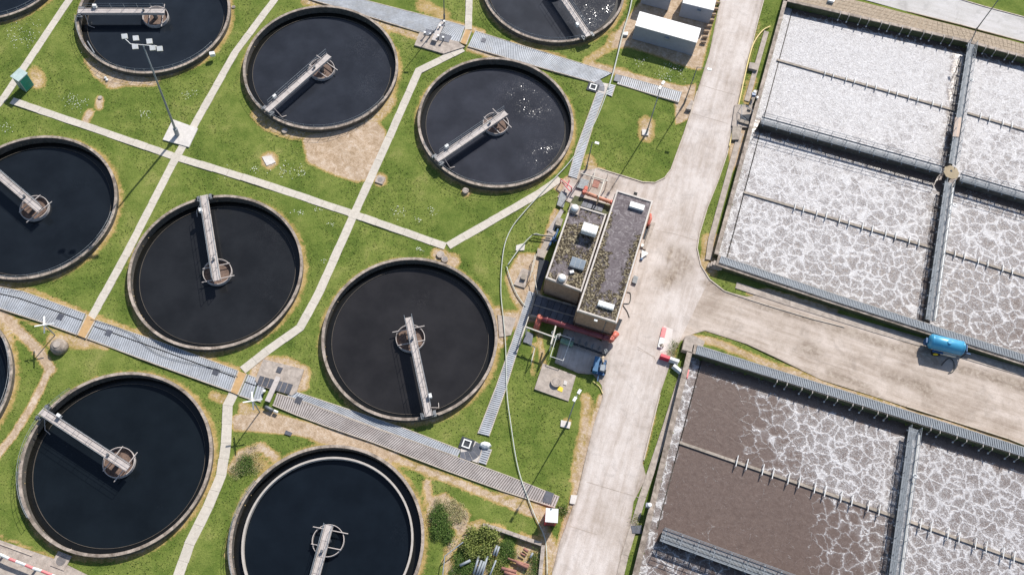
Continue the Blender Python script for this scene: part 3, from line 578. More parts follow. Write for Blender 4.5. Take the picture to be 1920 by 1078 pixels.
quarter([(1110, 150), (1128, 155), (1143, 158), (1134, 176), (1102, 168)], (1103, 166), 1.3, 2.3, -8, 75, (1112, 164), 'grey quarter ring of cover plates beside the top channel', 4)

# ------------------------------------------------------------------ clarifier tanks
NM = dict(A='top left', B='upper middle', C='glinting upper right', D='left edge middle', E='centre left', F='lower centre', G='bottom left', H='bottom centre', K='cropped lower left', I='cropped top right', J='cropped top left corner')
RAILARC = dict(A=(195, 335), B=(210, 335), C=(210, 320), D=(235, 360), I=(200, 300), G=(135, 225), H=(150, 240), K=(-60, 40), J=(230, 330))
def tank(k):
    x, y, q = TANKS[k]; r = TR*q
    e_ = empty('settling_tank', (x, y, 0), 'round concrete settling tank with %s dark water, %s of the group' % ('sun sparkling' if k == 'I' else 'still', NM[k]), 'settling tank', 'round settling tanks')
    # wall in segments with thin joints
    n = 24; seg = MB(); a = 2*math.pi/n
    seg.lathe((0, 0, 0), [(r-.15, -1.6), (r+.13, -1.6), (r+.13, RIM-.12), (r-.15, RIM-.12)], 96)
    seg.build('wall', wall_m, e_)
    cop = MB().lathe((0, 0, 0), [(r-.17, RIM-.12), (r+.17, RIM-.12), (r+.17, RIM), (r-.17, RIM)], 5, 0.0008, a-.0008).build('coping_segment', coping_m, e_)
    for i in range(1, n): inst(cop, 'coping_segment', e_, rz=a*i)
    MB().lathe((0, 0, 0), [(.01, WL), (r-.2, WL), (r-.2, WL-.02), (.01, WL-.02)], 96).build('water', water_m[k], e_)
    if k == 'H':
        MB().lathe((0, 0, 0), [(r-1.31, WL-.5), (r-1.08, WL-.5), (r-1.08, RIM-.6), (r-1.31, RIM-.6)], 96).build('launder_wall', coping_new, e_)
        MB().lathe((0, 0, 0), [(r-1.08, WL-.1), (r-.2, WL-.1), (r-.2, WL+.03), (r-1.08, WL+.03)], 96).build('launder_channel', black_m, e_)
    else:
        MB().lathe((0, 0, 0), [(r-.95, WL-.3), (r-.90, WL-.3), (r-.90, WL+.10), (r-.95, WL+.10)], 96).build('weir_ring', weir_m, e_)
        MB().lathe((0, 0, 0), [(r-.90, WL-.05), (r-.2, WL-.05), (r-.2, WL+.03), (r-.90, WL+.03)], 96).build('launder_channel', black_m, e_)
    if k in RAILARC:
        a0, a1 = RAILARC[k]; rb = MB(); m_ = int((a1-a0)/7)
        for h in (.42, .85): rb.tube([((r+.05)*math.cos(R(a0+(a1-a0)*i/40)), (r+.05)*math.sin(R(a0+(a1-a0)*i/40)), RIM+h) for i in range(41)], .022, 4)
        for i in range(m_+1):
            b = R(a0+(a1-a0)*i/m_); rb.tube([((r+.05)*math.cos(b), (r+.05)*math.sin(b), RIM), ((r+.05)*math.cos(b), (r+.05)*math.sin(b), RIM+.85)], .028, 4)
        rb.build('guard_rail', galv, e_)
    return e_
for k in TANKS: tank(k)
# bridges and feed wells
def well(k, filled=True, cross_px=None, rad=1.78):
    x, y, q = TANKS[k]; e_ = empty('feed_well', (x, y, WL), 'round feed well %s in the %s tank' % ('full of brown scum' if filled else 'with open dark water', NM[k]), 'feed well', 'feed wells', cross_px)
    MB().lathe((0, 0, 0), [(rad-.07, -.6), (rad, -.6), (rad, .55), (rad-.07, .55)], 40).build('drum', deckw, e_)
    if filled: MB().lathe((0, 0, 0), [(.01, .06), (rad-.06, .06), (rad-.06, .1), (.01, .1)], 40).build('scum', scum_m, e_)
    MB().tube([(0, 0, 0), (0, 0, 1.3)], .3, 12).build('centre_column', galv_dk, e_)
    for s in (-1, 1): MB().box((s*.62+(.5 if s > 0 else -.1), 0, .66), (.09, rad*(2.25 if s > 0 else 1.9), .10)).build('crossbar', deckw, e_)
    return e_
def bridge(k, rim_px, end_px, label, rails=1, drive=True, hoist=False):
    zt = 1.45; a = G(*rim_px, zt); b = G(*end_px, zt); d = b-a; L_ = d.length; ang = math.atan2(d.y, d.x)
    e_ = empty('scraper_bridge', (a.x, a.y, 0), label, 'scraper bridge', 'scraper bridges on the tanks', ang)
    n = max(4, round(L_/1.9)); w_ = .80
    for i in range(n): MB().box(((i+.5)*L_/n, 0, zt-.02), (L_/n-.035, w_-.12, .04)).build('deck_plate', deckw, e_)
    for s in (-1, 1):
        MB().box((L_/2, s*(w_/2+.02), zt-.14), (L_, .07, .42)).build('side_beam', deckw, e_)
    # cross members and trailing scraper arm
    MB().box((L_/2, 0, zt-.30), (L_*.98, .3, .12)).build('under_beam', galv_dk, e_)
    sd_ = 1 if rails > 0 else -1
    for s in ([sd_] if abs(rails) == 1 else [1, -1]):
        rb = MB(); yy = s*(w_/2+.05)
        for h in (.5, 1.0): rb.tube([(.9, yy, zt+h), (L_-.05, yy, zt+h)], .024, 4)
        rb.build('handrail', galv, e_)
        m_ = max(4, round(L_/2.0)); p0 = MB().tube([(0, 0, 0), (0, 0, 1.0)], .028, 4).build('post', galv, e_); p0.location = (.9, yy, zt)
        for i in range(1, m_+1): inst(p0, 'post', e_, (.9+(L_-.95)*i/m_, yy, zt))
        if not drive: pass
    if drive:
        for s in (-1, 1):
            dr = MB().box((.25, s*.75, RIM+.30), (.75, .34, .34)).box((.25, s*.62, RIM+.5), (.4, .2, .2)).build('drive_unit', galv_dk, e_)
            MB().lathe((0, 0, 0), [(.01, -.07), (.2, -.07), (.2, .07), (.01, .07)], 14).build('wheel', rubber, dr).location = (.02, s*.95, RIM+.2)
            dr.children[0].rotation_euler = (0, R(90), 0)
        MB().tube([(1.0, -w_/2-.1, zt-.1), (1.2, -1.4, WL+.4), (1.9, -1.5, WL+.1)], .05, 5).build('scum_arm', deckw, e_)
        MB().box((2.3, sd_*.62, zt+.25), (.5, .4, .5)).build('control_box', white_p, e_)
    if hoist:
        MB().tube([(L_-2.9, 0, zt), (L_-2.9, 0, zt+.4)], .16, 10).build('gearbox', galv_dk, e_)
    return e_, ang
BR = dict(A=((146, 21), (309, 21), 1), B=((499, 208), (617, 104), 1), C=((818, 300), (949, 211), 1), D=((-66, 273), (75, 394), 1), E=((382, 366), (407, 526), -2), F=((804, 780), (765, 595), -2), G=((76, 770), (241, 878), 2), H=((567, 1170), (617, 984), 2), I=((1104, 68), (1036, -32), 2))
BL_ = dict(A='white railed scraper bridge on the top left tank behind the floodlight mast', B='slanting scraper bridge on the upper middle tank', C='slanting scraper bridge on the glinting upper right tank', D='scraper bridge reaching in from the left edge of the picture',
         E='steep scraper bridge hanging down from the top rim of the centre left tank', F='scraper bridge reaching up from the lower rim of the lower centre tank', G='scraper bridge from the upper left rim of the bottom left tank', H='scraper bridge with a clean open ring on the bottom centre tank', I='short piece of scraper bridge over sparkling water at the top edge')
for k, (a, b, rl) in BR.items():
    e_, ang = bridge(k, a, b, BL_[k], rl, True, True)
    well(k, k != 'H', ang if k not in 'G' else ang)
# pipe hanging inside the top left tank
a, b = G(164, 78, 0), G(177, 100, 0); o = MB().tube([a, b], .07, 6).build('scum_pipe', galv); tag(o, 'thin pale pipe lying at the left side of the top left tank', 'pipe')
o = MB().box(G(398, 102, .9), (.7, .5, .5), R(20)).build('drive_cover', white_p); tag(o, 'white box on the right rim of the top left tank', 'box')
for x, y, lab in ((198, 147, 'upper of two white stones near the top left tank'),(201, 151, 'lower of two white stones near the top left tank')):
    bm_ = MB().lathe(tuple(G(x, y)), [(.01, 0), (.2, .02), (.16, .18), (.01, .22)], 7).build('white_stone', white_p); tag(bm_, lab, 'stone', 'white stones')

# ------------------------------------------------------------------ aeration blocks
def foam_u(a, b, X, Y):
    t = np.clip((b-100)/520, 0, 1); v = 1.04-.62*t-.10*np.clip((a-1500)/400, 0, 1)
    xl = 1486-(b-12)*(1486-1363)/469.; ch = a < xl; v = np.where(ch, v*.85+.05, v)
    v = np.minimum(v, .02+np.clip((b-(232+(a-1424)*.300)-16)/10, 0, 2)+np.where(b < 225+(a-1424)*.29, 9, 0))       # foam removed below the crossing walkway to paint its shadow darker
    v = np.minimum(v, .02+np.clip((b-(16+(a-1476)*.2365)-4)/10, 0, 2)+ch*9)                                         # far wall's shadow on the water darkened the same way
    v = np.minimum(v, .15+np.clip(seg_dist(a, b, [(1800, 60), (1774, 300), (1756, 400), (1730, 610)])/9-.7, 0, 2))  # shadow beside the central walkway deepened by thinning the foam colour
    return v
def foam_l(a, b, X, Y):
    # brown quiet water at left, foam growing to the right
    top = (b < 829+(a-1274)*.344)
    v = np.where(top, np.clip((a-1380-(b-700)*.0)/170, 0, 1)*.50+.0, np.clip((a-1500)/180, 0, 1)*.36)
    v = np.where(top & (b < 700+(a-1300)*.31), np.clip((a-1320)/120, 0, 1)*.5, v)
    mid = 1710-(b-808)*.15; v = np.where(a > mid, .52, v)
    xl = 1316-(b-668)*(1316-1232)/322.; v = np.where(a < xl, .40, v)
    v = np.where(b > 1015+(a-1239)*.36, .25, v); v = np.minimum(v, np.clip((b-(675+(a-1298)*.3135)-16)/12, 0, 2)+(a < xl)*9)  # last term strips foam under the upper wall, painting its shadow darker
    return v
def grow(poly, d=.1):
    c = sum((Vector(p) for p in poly), Vector())/len(poly); return [Vector(p)+(Vector(p)-c).normalized()*d for p in poly]
def block(poly, label, fn):
    P = pgon(poly, BW); e_ = empty('aeration_basin', (P[0].x, P[0].y, 0), label, 'aeration basin', 'aeration basins')
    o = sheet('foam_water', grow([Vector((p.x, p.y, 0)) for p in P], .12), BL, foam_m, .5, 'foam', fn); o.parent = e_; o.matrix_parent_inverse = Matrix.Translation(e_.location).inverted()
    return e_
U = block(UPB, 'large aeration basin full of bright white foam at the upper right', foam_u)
Lw = block(LOB, 'large aeration basin of brown water and foam at the lower right', foam_l)
def pw(e_, name, pa, pb, zt, w_, h, m, side=0):
    a, b = G(*pa, zt), G(*pb, zt); t = (b-a).normalized(); n = Vector((-t.y, t.x, 0))*side*w_/2
    a, b = local(e_, [a+n, b+n]); a.z = b.z = zt-h; return MB().bar(a, b, w_, h).build(name, m, e_)
# outer walls: coping segments (pieces) on an algae stained wall
def outer(e_, pts, w_=.45, side=1, cop=coping_m, wl=olive_m):
    for pa, pb in zip(pts[:-1], pts[1:]):
        pw(e_, 'basin_wall', pa, pb, BW-.14, w_-.06, 2.6, wl, side)
        a, b = G(*pa, BW), G(*pb, BW); n = max(1, round((b-a).length/3.5)); t = (b-a).normalized(); s = Vector((-t.y, t.x, 0))*side*w_/2
        for i in range(n):
            u, v = local(e_, [a.lerp(b, i/n)+s+t*.008, a.lerp(b, (i+1)/n)+s-t*.008]); u.z = v.z = BW-.14; MB().bar(u, v, w_, .14+random.uniform(-.006, .006)).build('coping_block', cop, e_)
outer(U, [(1476, 3), (1347, 478)], .55, -1); outer(U, [(1347, 478), (1560, 548), (1920, 663), (2100, 725)], 1.55, -1)
outer(U, [(1476, 3), (1811, 79), (1920, 108), (2100, 160)], .5, 1)
outer(Lw, [(1298, 662), (1197, 1078), (1160, 1240)], .65, -1); outer(Lw, [(1298, 662), (1920, 857), (2100, 910)], 1.3, 1)
# inner channel partition
pw(U, 'channel_partition', (1487, 14), (1363, 483), -.3, .14, 1.0, wall_m); pw(Lw, 'channel_partition', (1316, 672), (1232, 992), -.3, .14, 1.0, wall_m)
pw(U, 'partition_wall', (1457, 112), (1791, 207), -.12, .34, 1.2, concrete); pw(U, 'partition_wall', (1815, 212), (2050, 282), -.12, .34, 1.2, concrete)
pw(U, 'partition_wall', (1395, 360), (1752, 465.5), -.12, .34, 1.2, concrete); pw(U, 'partition_wall', (1774, 471), (2050, 558), -.12, .34, 1.2, concrete)
pw(Lw, 'partition_wall', (1274.5, 829), (1678, 968), -.12, .34, 1.2, concrete); pw(Lw, 'partition_wall', (1700, 975), (2050, 1098), -.12, .34, 1.2, concrete)
# air pipes that cross the partitions in pairs
def air_pipe(e_, pa, pb, xs_, l=1.5, z=-.12, up=.45):
    A, B = G(*pa, z), G(*pb, z); t = (B-A).normalized(); n = Vector((-t.y, t.x, 0))
    src = None
    for x in xs_:
        p = A.lerp(B, (x-pa[0])/(pb[0]-pa[0])); lp = local(e_, [p])[0]
        if src is None:
            mb = MB(); mb.tube([n*l/2+Vector((0, 0, -.6)), n*l/2+Vector((0, 0, up)), -n*l/2+Vector((0, 0, up)), -n*l/2+Vector((0, 0, -.6))], .055, 5)
            mb.box((0, 0, up/2), (.12, .12, up)); src = mb.build('air_pipe', white_p, e_); src.location = lp
        else: inst(src, 'air_pipe', e_, lp)
air_pipe(U, (1395, 360), (1752, 465.5), [1440+k/4 for k in (205, 270, 370, 440, 540, 612, 712, 785, 885, 958, 1060, 1130)], 1.05, up=.25)
air_pipe(U, (1774, 471), (2050, 558), [1790, 1808, 1834, 1852, 1880, 1898], 1.0, up=.25); air_pipe(U, (1457, 112), (1791, 207), [1440+k/4 for k in (430, 493, 590, 653, 745, 812, 910, 972, 1060, 1125, 1235, 1300)], .9, up=.25)
air_pipe(U, (1815, 212), (2050, 282), [1838, 1855, 1880, 1897], 1.0, up=.25); air_pipe(Lw, (1274.5, 829), (1678, 968), [1382, 1401, 1431, 1450, 1479, 1499, 1528, 1547, 1577, 1597, 1627, 1647], 1.35)
air_pipe(Lw, (1700, 975), (2050, 1098), [1724, 1744, 1776, 1797, 1828, 1848, 1880, 1900], 1.35)
def hang_pipe(e_, pa, pb, xs_):
    src = None; A, B = G(*pa, BW), G(*pb, BW); t = (B-A).normalized(); n = -Vector((-t.y, t.x, 0))
    if n.y > 0: n = -n
    for x in xs_:
        p = A.lerp(B, (x-pa[0])/(pb[0]-pa[0])); lp = local(e_, [p])[0]; lp.z = BW
        if src is None:
            src = MB().tube([-n*.3+Vector((0, 0, .1)), n*.35+Vector((0, 0, .12)), n*.5+Vector((0, 0, -1.1))], .05, 6).build('air_pipe', coping_new, e_)
            src.location = lp; cap = MB().lathe((n.x*.5, n.y*.5, -.95), [(.01, 0), (.10, 0), (.10, .12), (.01, .12)], 10).build('pipe_cap', white_p, src)
        else:
            o = inst(src, 'air_pipe', e_, lp); c_ = cap.copy(); C.objects.link(c_); c_.parent = o
hang_pipe(U, (1476, 3), (1811, 79), [1440+k/4 for k in (545, 610, 697, 760, 855, 915, 1010, 1075, 1170, 1230, 1320, 1385)]); hang_pipe(U, (1811, 79), (1920, 108), [1848, 1866, 1890, 1905])
hang_pipe(Lw, (1298, 662), (1920, 857), [1461, 1480, 1508, 1528, 1556, 1575, 1604, 1622, 1651, 1668, 1749, 1766, 1797, 1815, 1845, 1862, 1893, 1910])
# walkways with rails
def walkway(label, pa, pb, w_, z=BW+.05, cross=None, m=galv, plates=2.0, group='railed walkways over the basins', railh=1.0, side_pipe=0, support=BL-.1, legw=.4, cut=None):
    a, b = G(*pa, z), G(*pb, z); d = b-a; L_ = d.length; ang = math.atan2(d.y, d.x); t = d.normalized(); n = Vector((-t.y, t.x, 0))
    e_ = empty('walkway', (a.x, a.y, 0), label, 'walkway', group, ang); k = max(1, round(L_/plates))
    src = MB()
    for i in range(max(2, int(L_/k/.14))): src.box(((i+.5)*L_/k/max(2, int(L_/k/.14)), 0, 0), (.07, w_-.1, .04))
    src.box((L_/k/2, w_/2-.05, -.03), (L_/k-.02, .06, .12)); src.box((L_/k/2, -w_/2+.05, -.03), (L_/k-.02, .06, .12)); src.box((L_/k/2, 0, -.03), (L_/k-.02, .05, .05))
    s0 = src.build('grating_panel', m, e_); s0.location = (0, 0, z)
    for i in range(1, k): inst(s0, 'grating_panel', e_, (L_*i/k, 0, z))
    for s in (-1, 1):
        rb = MB()
        for h in (.5, railh): rb.tube([(0, s*(w_/2+.03), z+h), (L_, s*(w_/2+.03), z+h)], .03, 5)
        rb.box((L_/2, s*(w_/2+.0), z+.06), (L_, .02, .14)); rb.build('handrail', m, e_)
        p0 = MB().tube([(0, 0, -.1), (0, 0, railh)], .035, 5).build('post', m, e_); p0.location = (.05, s*(w_/2+.03), z); q_ = max(2, round(L_/1.9))
        for i in range(1, q_+1): inst(p0, 'post', e_, (.05+(L_-.1)*i/q_, s*(w_/2+.03), z))
    q_ = max(2, round(L_/1.9)); c0 = MB().box((0, 0, -.16), (.14, w_+.3, .14)).build('cross_beam', galv, e_); c0.location = (.4, 0, z)
    for i in range(1, q_): inst(c0, 'cross_beam', e_, (.4+L_*i/q_, 0, z))
    MB().box((L_/2, 0, (support+z-.35)/2), (L_, legw, z-.35-support)).build('support_wall', wall_m, e_)
    if side_pipe: MB().tube([(.5, side_pipe, z-.25), (L_-.3, side_pipe, z-.25)], .13, 10).build('air_main', white_p, e_)
    return e_
walkway('upper railed walkway running down between the foam lanes to the octagonal platform', (1821, 83), (1785, 308), .95, side_pipe=0)
walkway('middle railed walkway running down from the octagonal platform', (1778, 342), (1742, 600), .95, side_pipe=.8)
walkway('railed crossing walkway from the left channel to the octagonal platform', (1427, 226), (1766, 319), 1.2, legw=.7); walkway('railed crossing walkway right of the octagonal platform', (1800, 333), (2050, 405), 1.2, legw=.7)
walkway('railed walkway running down the brown basin', (1713, 803), (1672, 1110), 1.15, side_pipe=.85); walkway('wide railed walkway crossing the brown basin at the bottom', (1240, 1003), (1520, 1105), 1.35, legw=.8)
for pa, pb, w_, lab in (((1352, 484), (1560, 556), 0, 0),): pass
def edge_grate(label, pts, w_, z):
    P = [G(x, y, z) for x, y in pts]; e_ = empty('edge_walkway', (P[0].x, P[0].y, 0), label, 'walkway', 'grated walkways on the basin walls'); 
    for a, b in zip(P[:-1], P[1:]):
        n = max(1, round((b-a).length/2.2)); t = (b-a).normalized(); ang = math.atan2(t.y, t.x); l = (b-a).length/n
        mb = MB(); q_ = int(l/.2)
        for i in range(q_): mb.box(((i+.5)*l/q_, 0, 0), (.11, w_-.1, .05))
        for s in (-1, 1): mb.box((l/2, s*w_/2, -.01), (l-.03, .06, .08))
        u = local(e_, [a])[0]; u.z = z; s0 = mb.build('grating_panel', galv, e_); s0.location = u; s0.rotation_euler = (0, 0, ang)
        for i in range(1, n): u = local(e_, [a.lerp(b, i/n)])[0]; u.z = z; inst(s0, 'grating_panel', e_, u, ang)
        MB().box(((a+b)/2-Vector(e_.location)-Vector((0, 0, .12)), )[0], ((b-a).length, w_-.05, .03), ang).build('channel_bed', blue_under, e_)
edge_grate('grated walkway along the lower wall of the white basin', [(1350, 486), (1560, 556), (1920, 671), (2090, 727)], .95, BW+.16)
edge_grate('grated walkway along the upper wall of the brown basin', [(1306, 655), (1600, 746), (1920, 847), (2090, 897)], 1.1, BW+.16)
# octagonal platform at the crossing
c = G(1783, 324, BW+.1); e_ = empty('platform', (c.x, c.y, 0), 'octagonal tan platform where the walkways over the white foam meet', 'platform')
MB().lathe((0, 0, 0), [(.01, BL-.3), (.55, BL-.3), (.55, BW+.1), (.01, BW+.1)], 8).build('column', wall_m, e_); MB().lathe((0, 0, BW+.1), [(.01, 0), (1.1, 0), (1.1, .12), (.01, .12)], 8).build('deck', M('tan platform concrete', (.36, .29, .19), .9, var=.15), e_)
MB().lathe((0, .2, BW+.2), [(.01, 0), (.16, 0), (.16, .05), (.01, .05)], 12).build('bolt_cover', dark_m, e_)
pb_ = M('tan path panel', (.55, .43, .35), .85, var=.12)
o = quad('cover_board', [(1791, 220), (1803, 221), (1799, 257), (1786, 256)], BW+.12, BW+.2, pb_, zs=BW+.2); tag(o, 'tan board laid on the upper walkway over the white foam', 'board')
# life ring / white equipment at walkway sides
for x, y, lab in ((1822, 150, 'white life ring beside the upper walkway'), (1790, 385, 'white life ring beside the middle walkway'), (1716, 892, 'white life ring beside the lower walkway')):
    c = G(x, y, BW+.6); o = MB().lathe(tuple(c), [(.22+.08*math.cos(2*math.pi*i/6), .08*math.sin(2*math.pi*i/6)) for i in range(6)], 18).build('life_ring', white_p, smooth=True); tag(o, lab, 'life ring', 'life rings')
# tan paved strip above the white basin
pv = MB(); pave_m = M('tan paving', (.40, .32, .235), .9, var=.3, sc=3, stain=(.24, .18, .12), st=.4)
top_e = [(1478, -28), (1620, 5), (1700, 26), (1800, 51), (1920, 83), (2090, 130)]; bot_e = [(1470, -1), (1600, 27), (1680, 45), (1811, 75), (1920, 104), (2090, 152)]
for i in range(len(top_e)-1):
    a, b, c_, d = [G(*p, BW) for p in (top_e[i], top_e[i+1], bot_e[i+1], bot_e[i])]; nx_ = max(2, int((b-a).length/.62)); ny_ = max(2, int((a-d).length/.62))
    for u in range(nx_):
        for v in range(ny_):
            f = lambda s, t_: a.lerp(b, s).lerp(d.lerp(c_, s), t_); g0 = .03
            pv.prism([tuple(f((u+p)/nx_, (v+r_)/ny_)[:2]) for p, r_ in ((g0, g0), (1-g0, g0), (1-g0, 1-g0), (g0, 1-g0))], BW-.10, BW-.02+random.uniform(-.012, .012))
o = pv.build('paving', pave_m); o['kind'] = 'stuff'; tag(o, 'strip of small tan paving slabs along the far wall of the white basin', 'paving')
pts = top_e+bot_e[::-1]; struct(quad('paving_bed', pts, -.1, BW-.07, soil_m, zs=BW-.07))
o = MB().box(G(1558, 2, BW+.2), (.9, .45, .4), R(-10)).build('white_box', white_p); tag(o, 'white box on the tan paving at the top edge', 'box')
# small plant at left of the foam channels
for pts, h, lab in (([(1404, 176), (1418, 176), (1416, 182), (1402, 182)], 1.5, 'bracket box on the left wall of the white basin'),):
    pass
c = G(1412, 180, BW); e_ = empty('sampler_box', (c.x, c.y, BW), 'small blue grey sampler on the left wall of the white basin', 'sampler'); MB().box((0, 0, .25), (.5, .5, .5)).build('body', blue_d, e_); MB().box((.1, .3, .55), (.35, .35, .1)).build('lid', white_p, e_); MB().box((.55, -.35, .2), (.25, .3, .2)).build('lamp', white_p, e_)
c = G(1214, 948, BW); e_ = empty('sampler_box', (c.x, c.y, BW), 'small white capped sampler on the left wall of the brown basin', 'sampler'); MB().box((0, 0, .3), (.5, .45, .6)).build('body', grey_wall, e_); MB().lathe((.15, 0, .6), [(.01, 0), (.26, 0), (.22, .12), (.01, .16)], 14).build('cap', white_p, e_)
# inlet pit between road and white basin
pit = [(1388, 216), (1411, 214), (1408, 232), (1386, 232)]
o = quad('pit_slab', [(1378, 196), (1414, 198), (1404, 240), (1372, 236)], 0, .25, pad_m); tag(o, 'concrete slab of the inlet pit between road and white basin', 'concrete slab')
o = quad('pit_opening', pit, .2, .262, dark_m, zs=.26); tag(o, 'dark opening of the inlet pit beside the white basin', 'opening')
c = G(1391, 196); e_ = empty('pit_railing', (c.x, c.y, 0), 'white pipe railing around the inlet pit', 'railing')
rp = [G(1391, 196, 1.2), G(1391, 218, 1.2), G(1398, 224, 1.2)]; MB().tube(local(e_, rp), .04, 5).build('rail', galv, e_); MB().tube(local(e_, [G(1393, 194, 1.2), G(1412, 208, 1.2)]), .04, 5).build('rail', galv, e_)
for p in rp+[G(1412, 208, 1.2)]: u = local(e_, [p])[0]; MB().tube([(u.x, u.y, .2), (u.x, u.y, 1.2)], .035, 5).build('post', galv, e_)
for pts, h, lab in (([(1402, 205), (1408, 207), (1421, 170), (1415, 168)], .5, 'inclined concrete beam beside the inlet pit'), ([(1385, 222), (1406, 229), (1404, 234), (1384, 228)], .5, 'short concrete beam below the inlet pit'), ([(1374, 236), (1392, 238), (1386, 262), (1372, 262)], .35, 'square concrete chamber below the inlet pit')): tag(quad('concrete_beam', pts, .0, h, concrete), lab, 'concrete beam')
# steps at the corner of the white basin
for k in range(3):
    tag(quad('step', [(1329+k*5, 492-k*2), (1352+k*5, 499-k*2), (1349+k*5, 506-k*2), (1326+k*5, 500-k*2)], 0, .3+.25*k, pad_m, zs=.3+.25*k), ('lowest', 'middle', 'highest')[k]+' concrete step at the lower left corner of the white basin', 'step', 'steps at the basin corner')
tag(quad('corner_slab', [(1285, 630), (1300, 628), (1322, 640), (1318, 650), (1300, 646), (1297, 660), (1279, 655)], 0, .95, pad_m, zs=.95), 'concrete corner slab at the upper left of the brown basin', 'concrete slab')

# ------------------------------------------------------------------ pump house
HZ, LZ = 5.4, 4.7
hi = [(1156, 356), (1225, 377), (1157, 606), (1081, 582)]; lo = [(1070, 381), (1138, 402), (1091, 547), (1022, 521)]
c = G(*hi[3], HZ); PH = empty('pump_house', (c.x, c.y, 0), 'buff brick pump house with two flat mossy roofs beside the road', 'building')
def moss_hi(a, b, X, Y):
    u = (a-(1156-(b-356)*.30)); wdt = 72
    v = np.where(b > 560, .45, .15); v = np.maximum(v, np.clip(1-np.abs(u-2)/16, 0, 1)*.75*(b > 395)); v = np.maximum(v, np.clip((u-50)/14, 0, 1)*.6*(b > 440)); v = np.maximum(v, .62*(b > 470)*(u < 26)); v = np.maximum(v, .5*(b > 545))
    return v
def moss_lo(a, b, X, Y): return np.where(b > 420, .72, .35)-.5*np.exp(-(((a-1050)**2+(b-505)**2)/500.))-.4*np.exp(-(((a-1092)**2+(b-460)**2)/300.))
def roofed(poly, z, fn, skirt):
    P = pgon(poly, z); Pl = local(PH, P); cen = sum((v for v in Pl), Vector())/4
    ins = [v+(cen-v).normalized()*.25 for v in Pl]
    # walls
    for i in range(4):
        a, b = ins[i], ins[(i+1) % 4]; t = (b-a).normalized(); mb = MB(); aa = a.copy(); bb = b.copy(); aa.z = bb.z = -.2
        mb.bar(aa+t*.12, bb-t*.12, .25, z-.2); mb.build('wall', brick_m, PH)
    # roof slab and parapet
    o = sheet('roof', [v+(v-cen).normalized()*-.15+PH.location for v in Pl], z-.12, roof_m, .4, 'moss', fn); o.parent = PH; o.matrix_parent_inverse = Matrix.Translation(PH.location).inverted()
    for i in range(4):
        a, b = Pl[i].copy(), Pl[(i+1) % 4].copy(); t = (b-a).normalized(); n_ = (cen-(a+b)/2); n_ = (n_-t*n_.dot(t)).normalized(); a.z = b.z = z-.35
        MB().bar(a+n_*.14+t*(.0 if i % 2 else .28), b+n_*.14-t*(.0 if i % 2 else .28), .20, .37+.003*(i % 2)).build('parapet', para_m, PH)
    return Pl
roofed(hi, HZ, moss_hi, 1); roofed(lo, LZ, moss_lo, 1)
def roofbox(px, py, sx, sy, sz, z, m, name, ang=-12, panes=0, lab=None):
    p = local(PH, [G(px, py, z)])[0]; p.z = z-.12+sz/2; o = MB().box(p, (sx, sy, sz), R(ang)).build(name, m, PH)
    if panes:
        for k in range(panes):
            u = (k+.5)/panes*sx-sx/2; q_ = p+Vector((u*math.cos(R(ang)), u*math.sin(R(ang)), sz/2+.02)); MB().box(q_, (sx/panes-.08, sy-.2, .05), R(ang)).build('pane', glass_b if panes == 3 else glass_w, o)
    if lab: o['label'] = lab
    return o
roofbox(1194, 388, 1.85, .75, .42, HZ, white_p, 'skylight', panes=0, lab='long white rooflight'); roofbox(1136, 573, 1.95, .7, .35, HZ, white_p, 'skylight', panes=5, lab='long grey ribbed rooflight')
roofbox(1105, 433, 1.9, 1.25, .8, LZ+.5, white_p, 'skylight', panes=4, lab='square white rooflight'); roofbox(1083, 495, 1.8, 1.35, .35, LZ, galv, 'skylight', panes=3, lab='square grey glazed rooflight')
roofbox(1072, 510, .5, .35, .25, LZ, white_p, 'vent_cap', 20)
for x, y in ((1078, 389), (1054, 520)):
    p = local(PH, [G(x, y, LZ+.5)])[0]; o = MB().lathe((p.x, p.y, LZ-.12), [(.01, 0), (.36, 0), (.40, .3), (.52, .34), (.47, .6), (.28, .74), (.01, .78)], 20).build('roof_fan', white_p, PH, True)
    MB().box((p.x, p.y, LZ-.02), (1.3, 1.3, .2), R(-12)).build('fan_base', pad_m, o)
p = local(PH, [G(1118, 597, HZ)])[0]; MB().box((p.x, p.y-.1, HZ-.35), (.4, .25, .2), R(-12)).build('wall_lamp', white_p, PH)
p = local(PH, [G(1133, 611, 3)])[0]; MB().tube([(p.x, p.y-.12, HZ-.4), (p.x, p.y-.12, 0)], .06, 6).build('drainpipe', galv_dk, PH)
p = local(PH, [G(1192, 362, HZ)])[0]; MB().box((p.x, p.y, HZ-.2), (.45, .3, .25), R(-12)).build('floodlight', rubber, PH)
# covered sump in front
sp_ = [(1004, 552), (1092, 578), (1076, 613), (993, 590)]
c = G(*sp_[3]); e_ = empty('covered_sump', (c.x, c.y, 0), 'sump in front of the pump house covered with dark square panels', 'sump')
Q = local(e_, pgon(sp_, .8)); cen = sum(Q, Vector())/4
MB().prism([tuple(v[:2]) for v in Q], -.1, .72).build('sump_wall', dark_m, e_)
for i in range(4):
    a, b = Q[i].copy(), Q[(i+1) % 4].copy(); a.z = b.z = .0; MB().bar(a, b, .22, .85).build('coping', concrete, e_)
for r_ in range(2):
    for k in range(7):
        f = lambda s, t_: Q[0].lerp(Q[1], s).lerp(Q[3].lerp(Q[2], s), t_)
        s0, s1, t0, t1 = .03+.94*k/7+.006, .03+.94*(k+1)/7-.006, .05+.46*r_, .05+.46*r_+.43
        MB().prism([tuple(f(s, t_)[:2]) for s, t_ in ((s0, t0), (s1, t0), (s1, t1), (s0, t1))], .72, .80+random.uniform(-.01, .01)).build('cover_panel', hatch_m, e_)
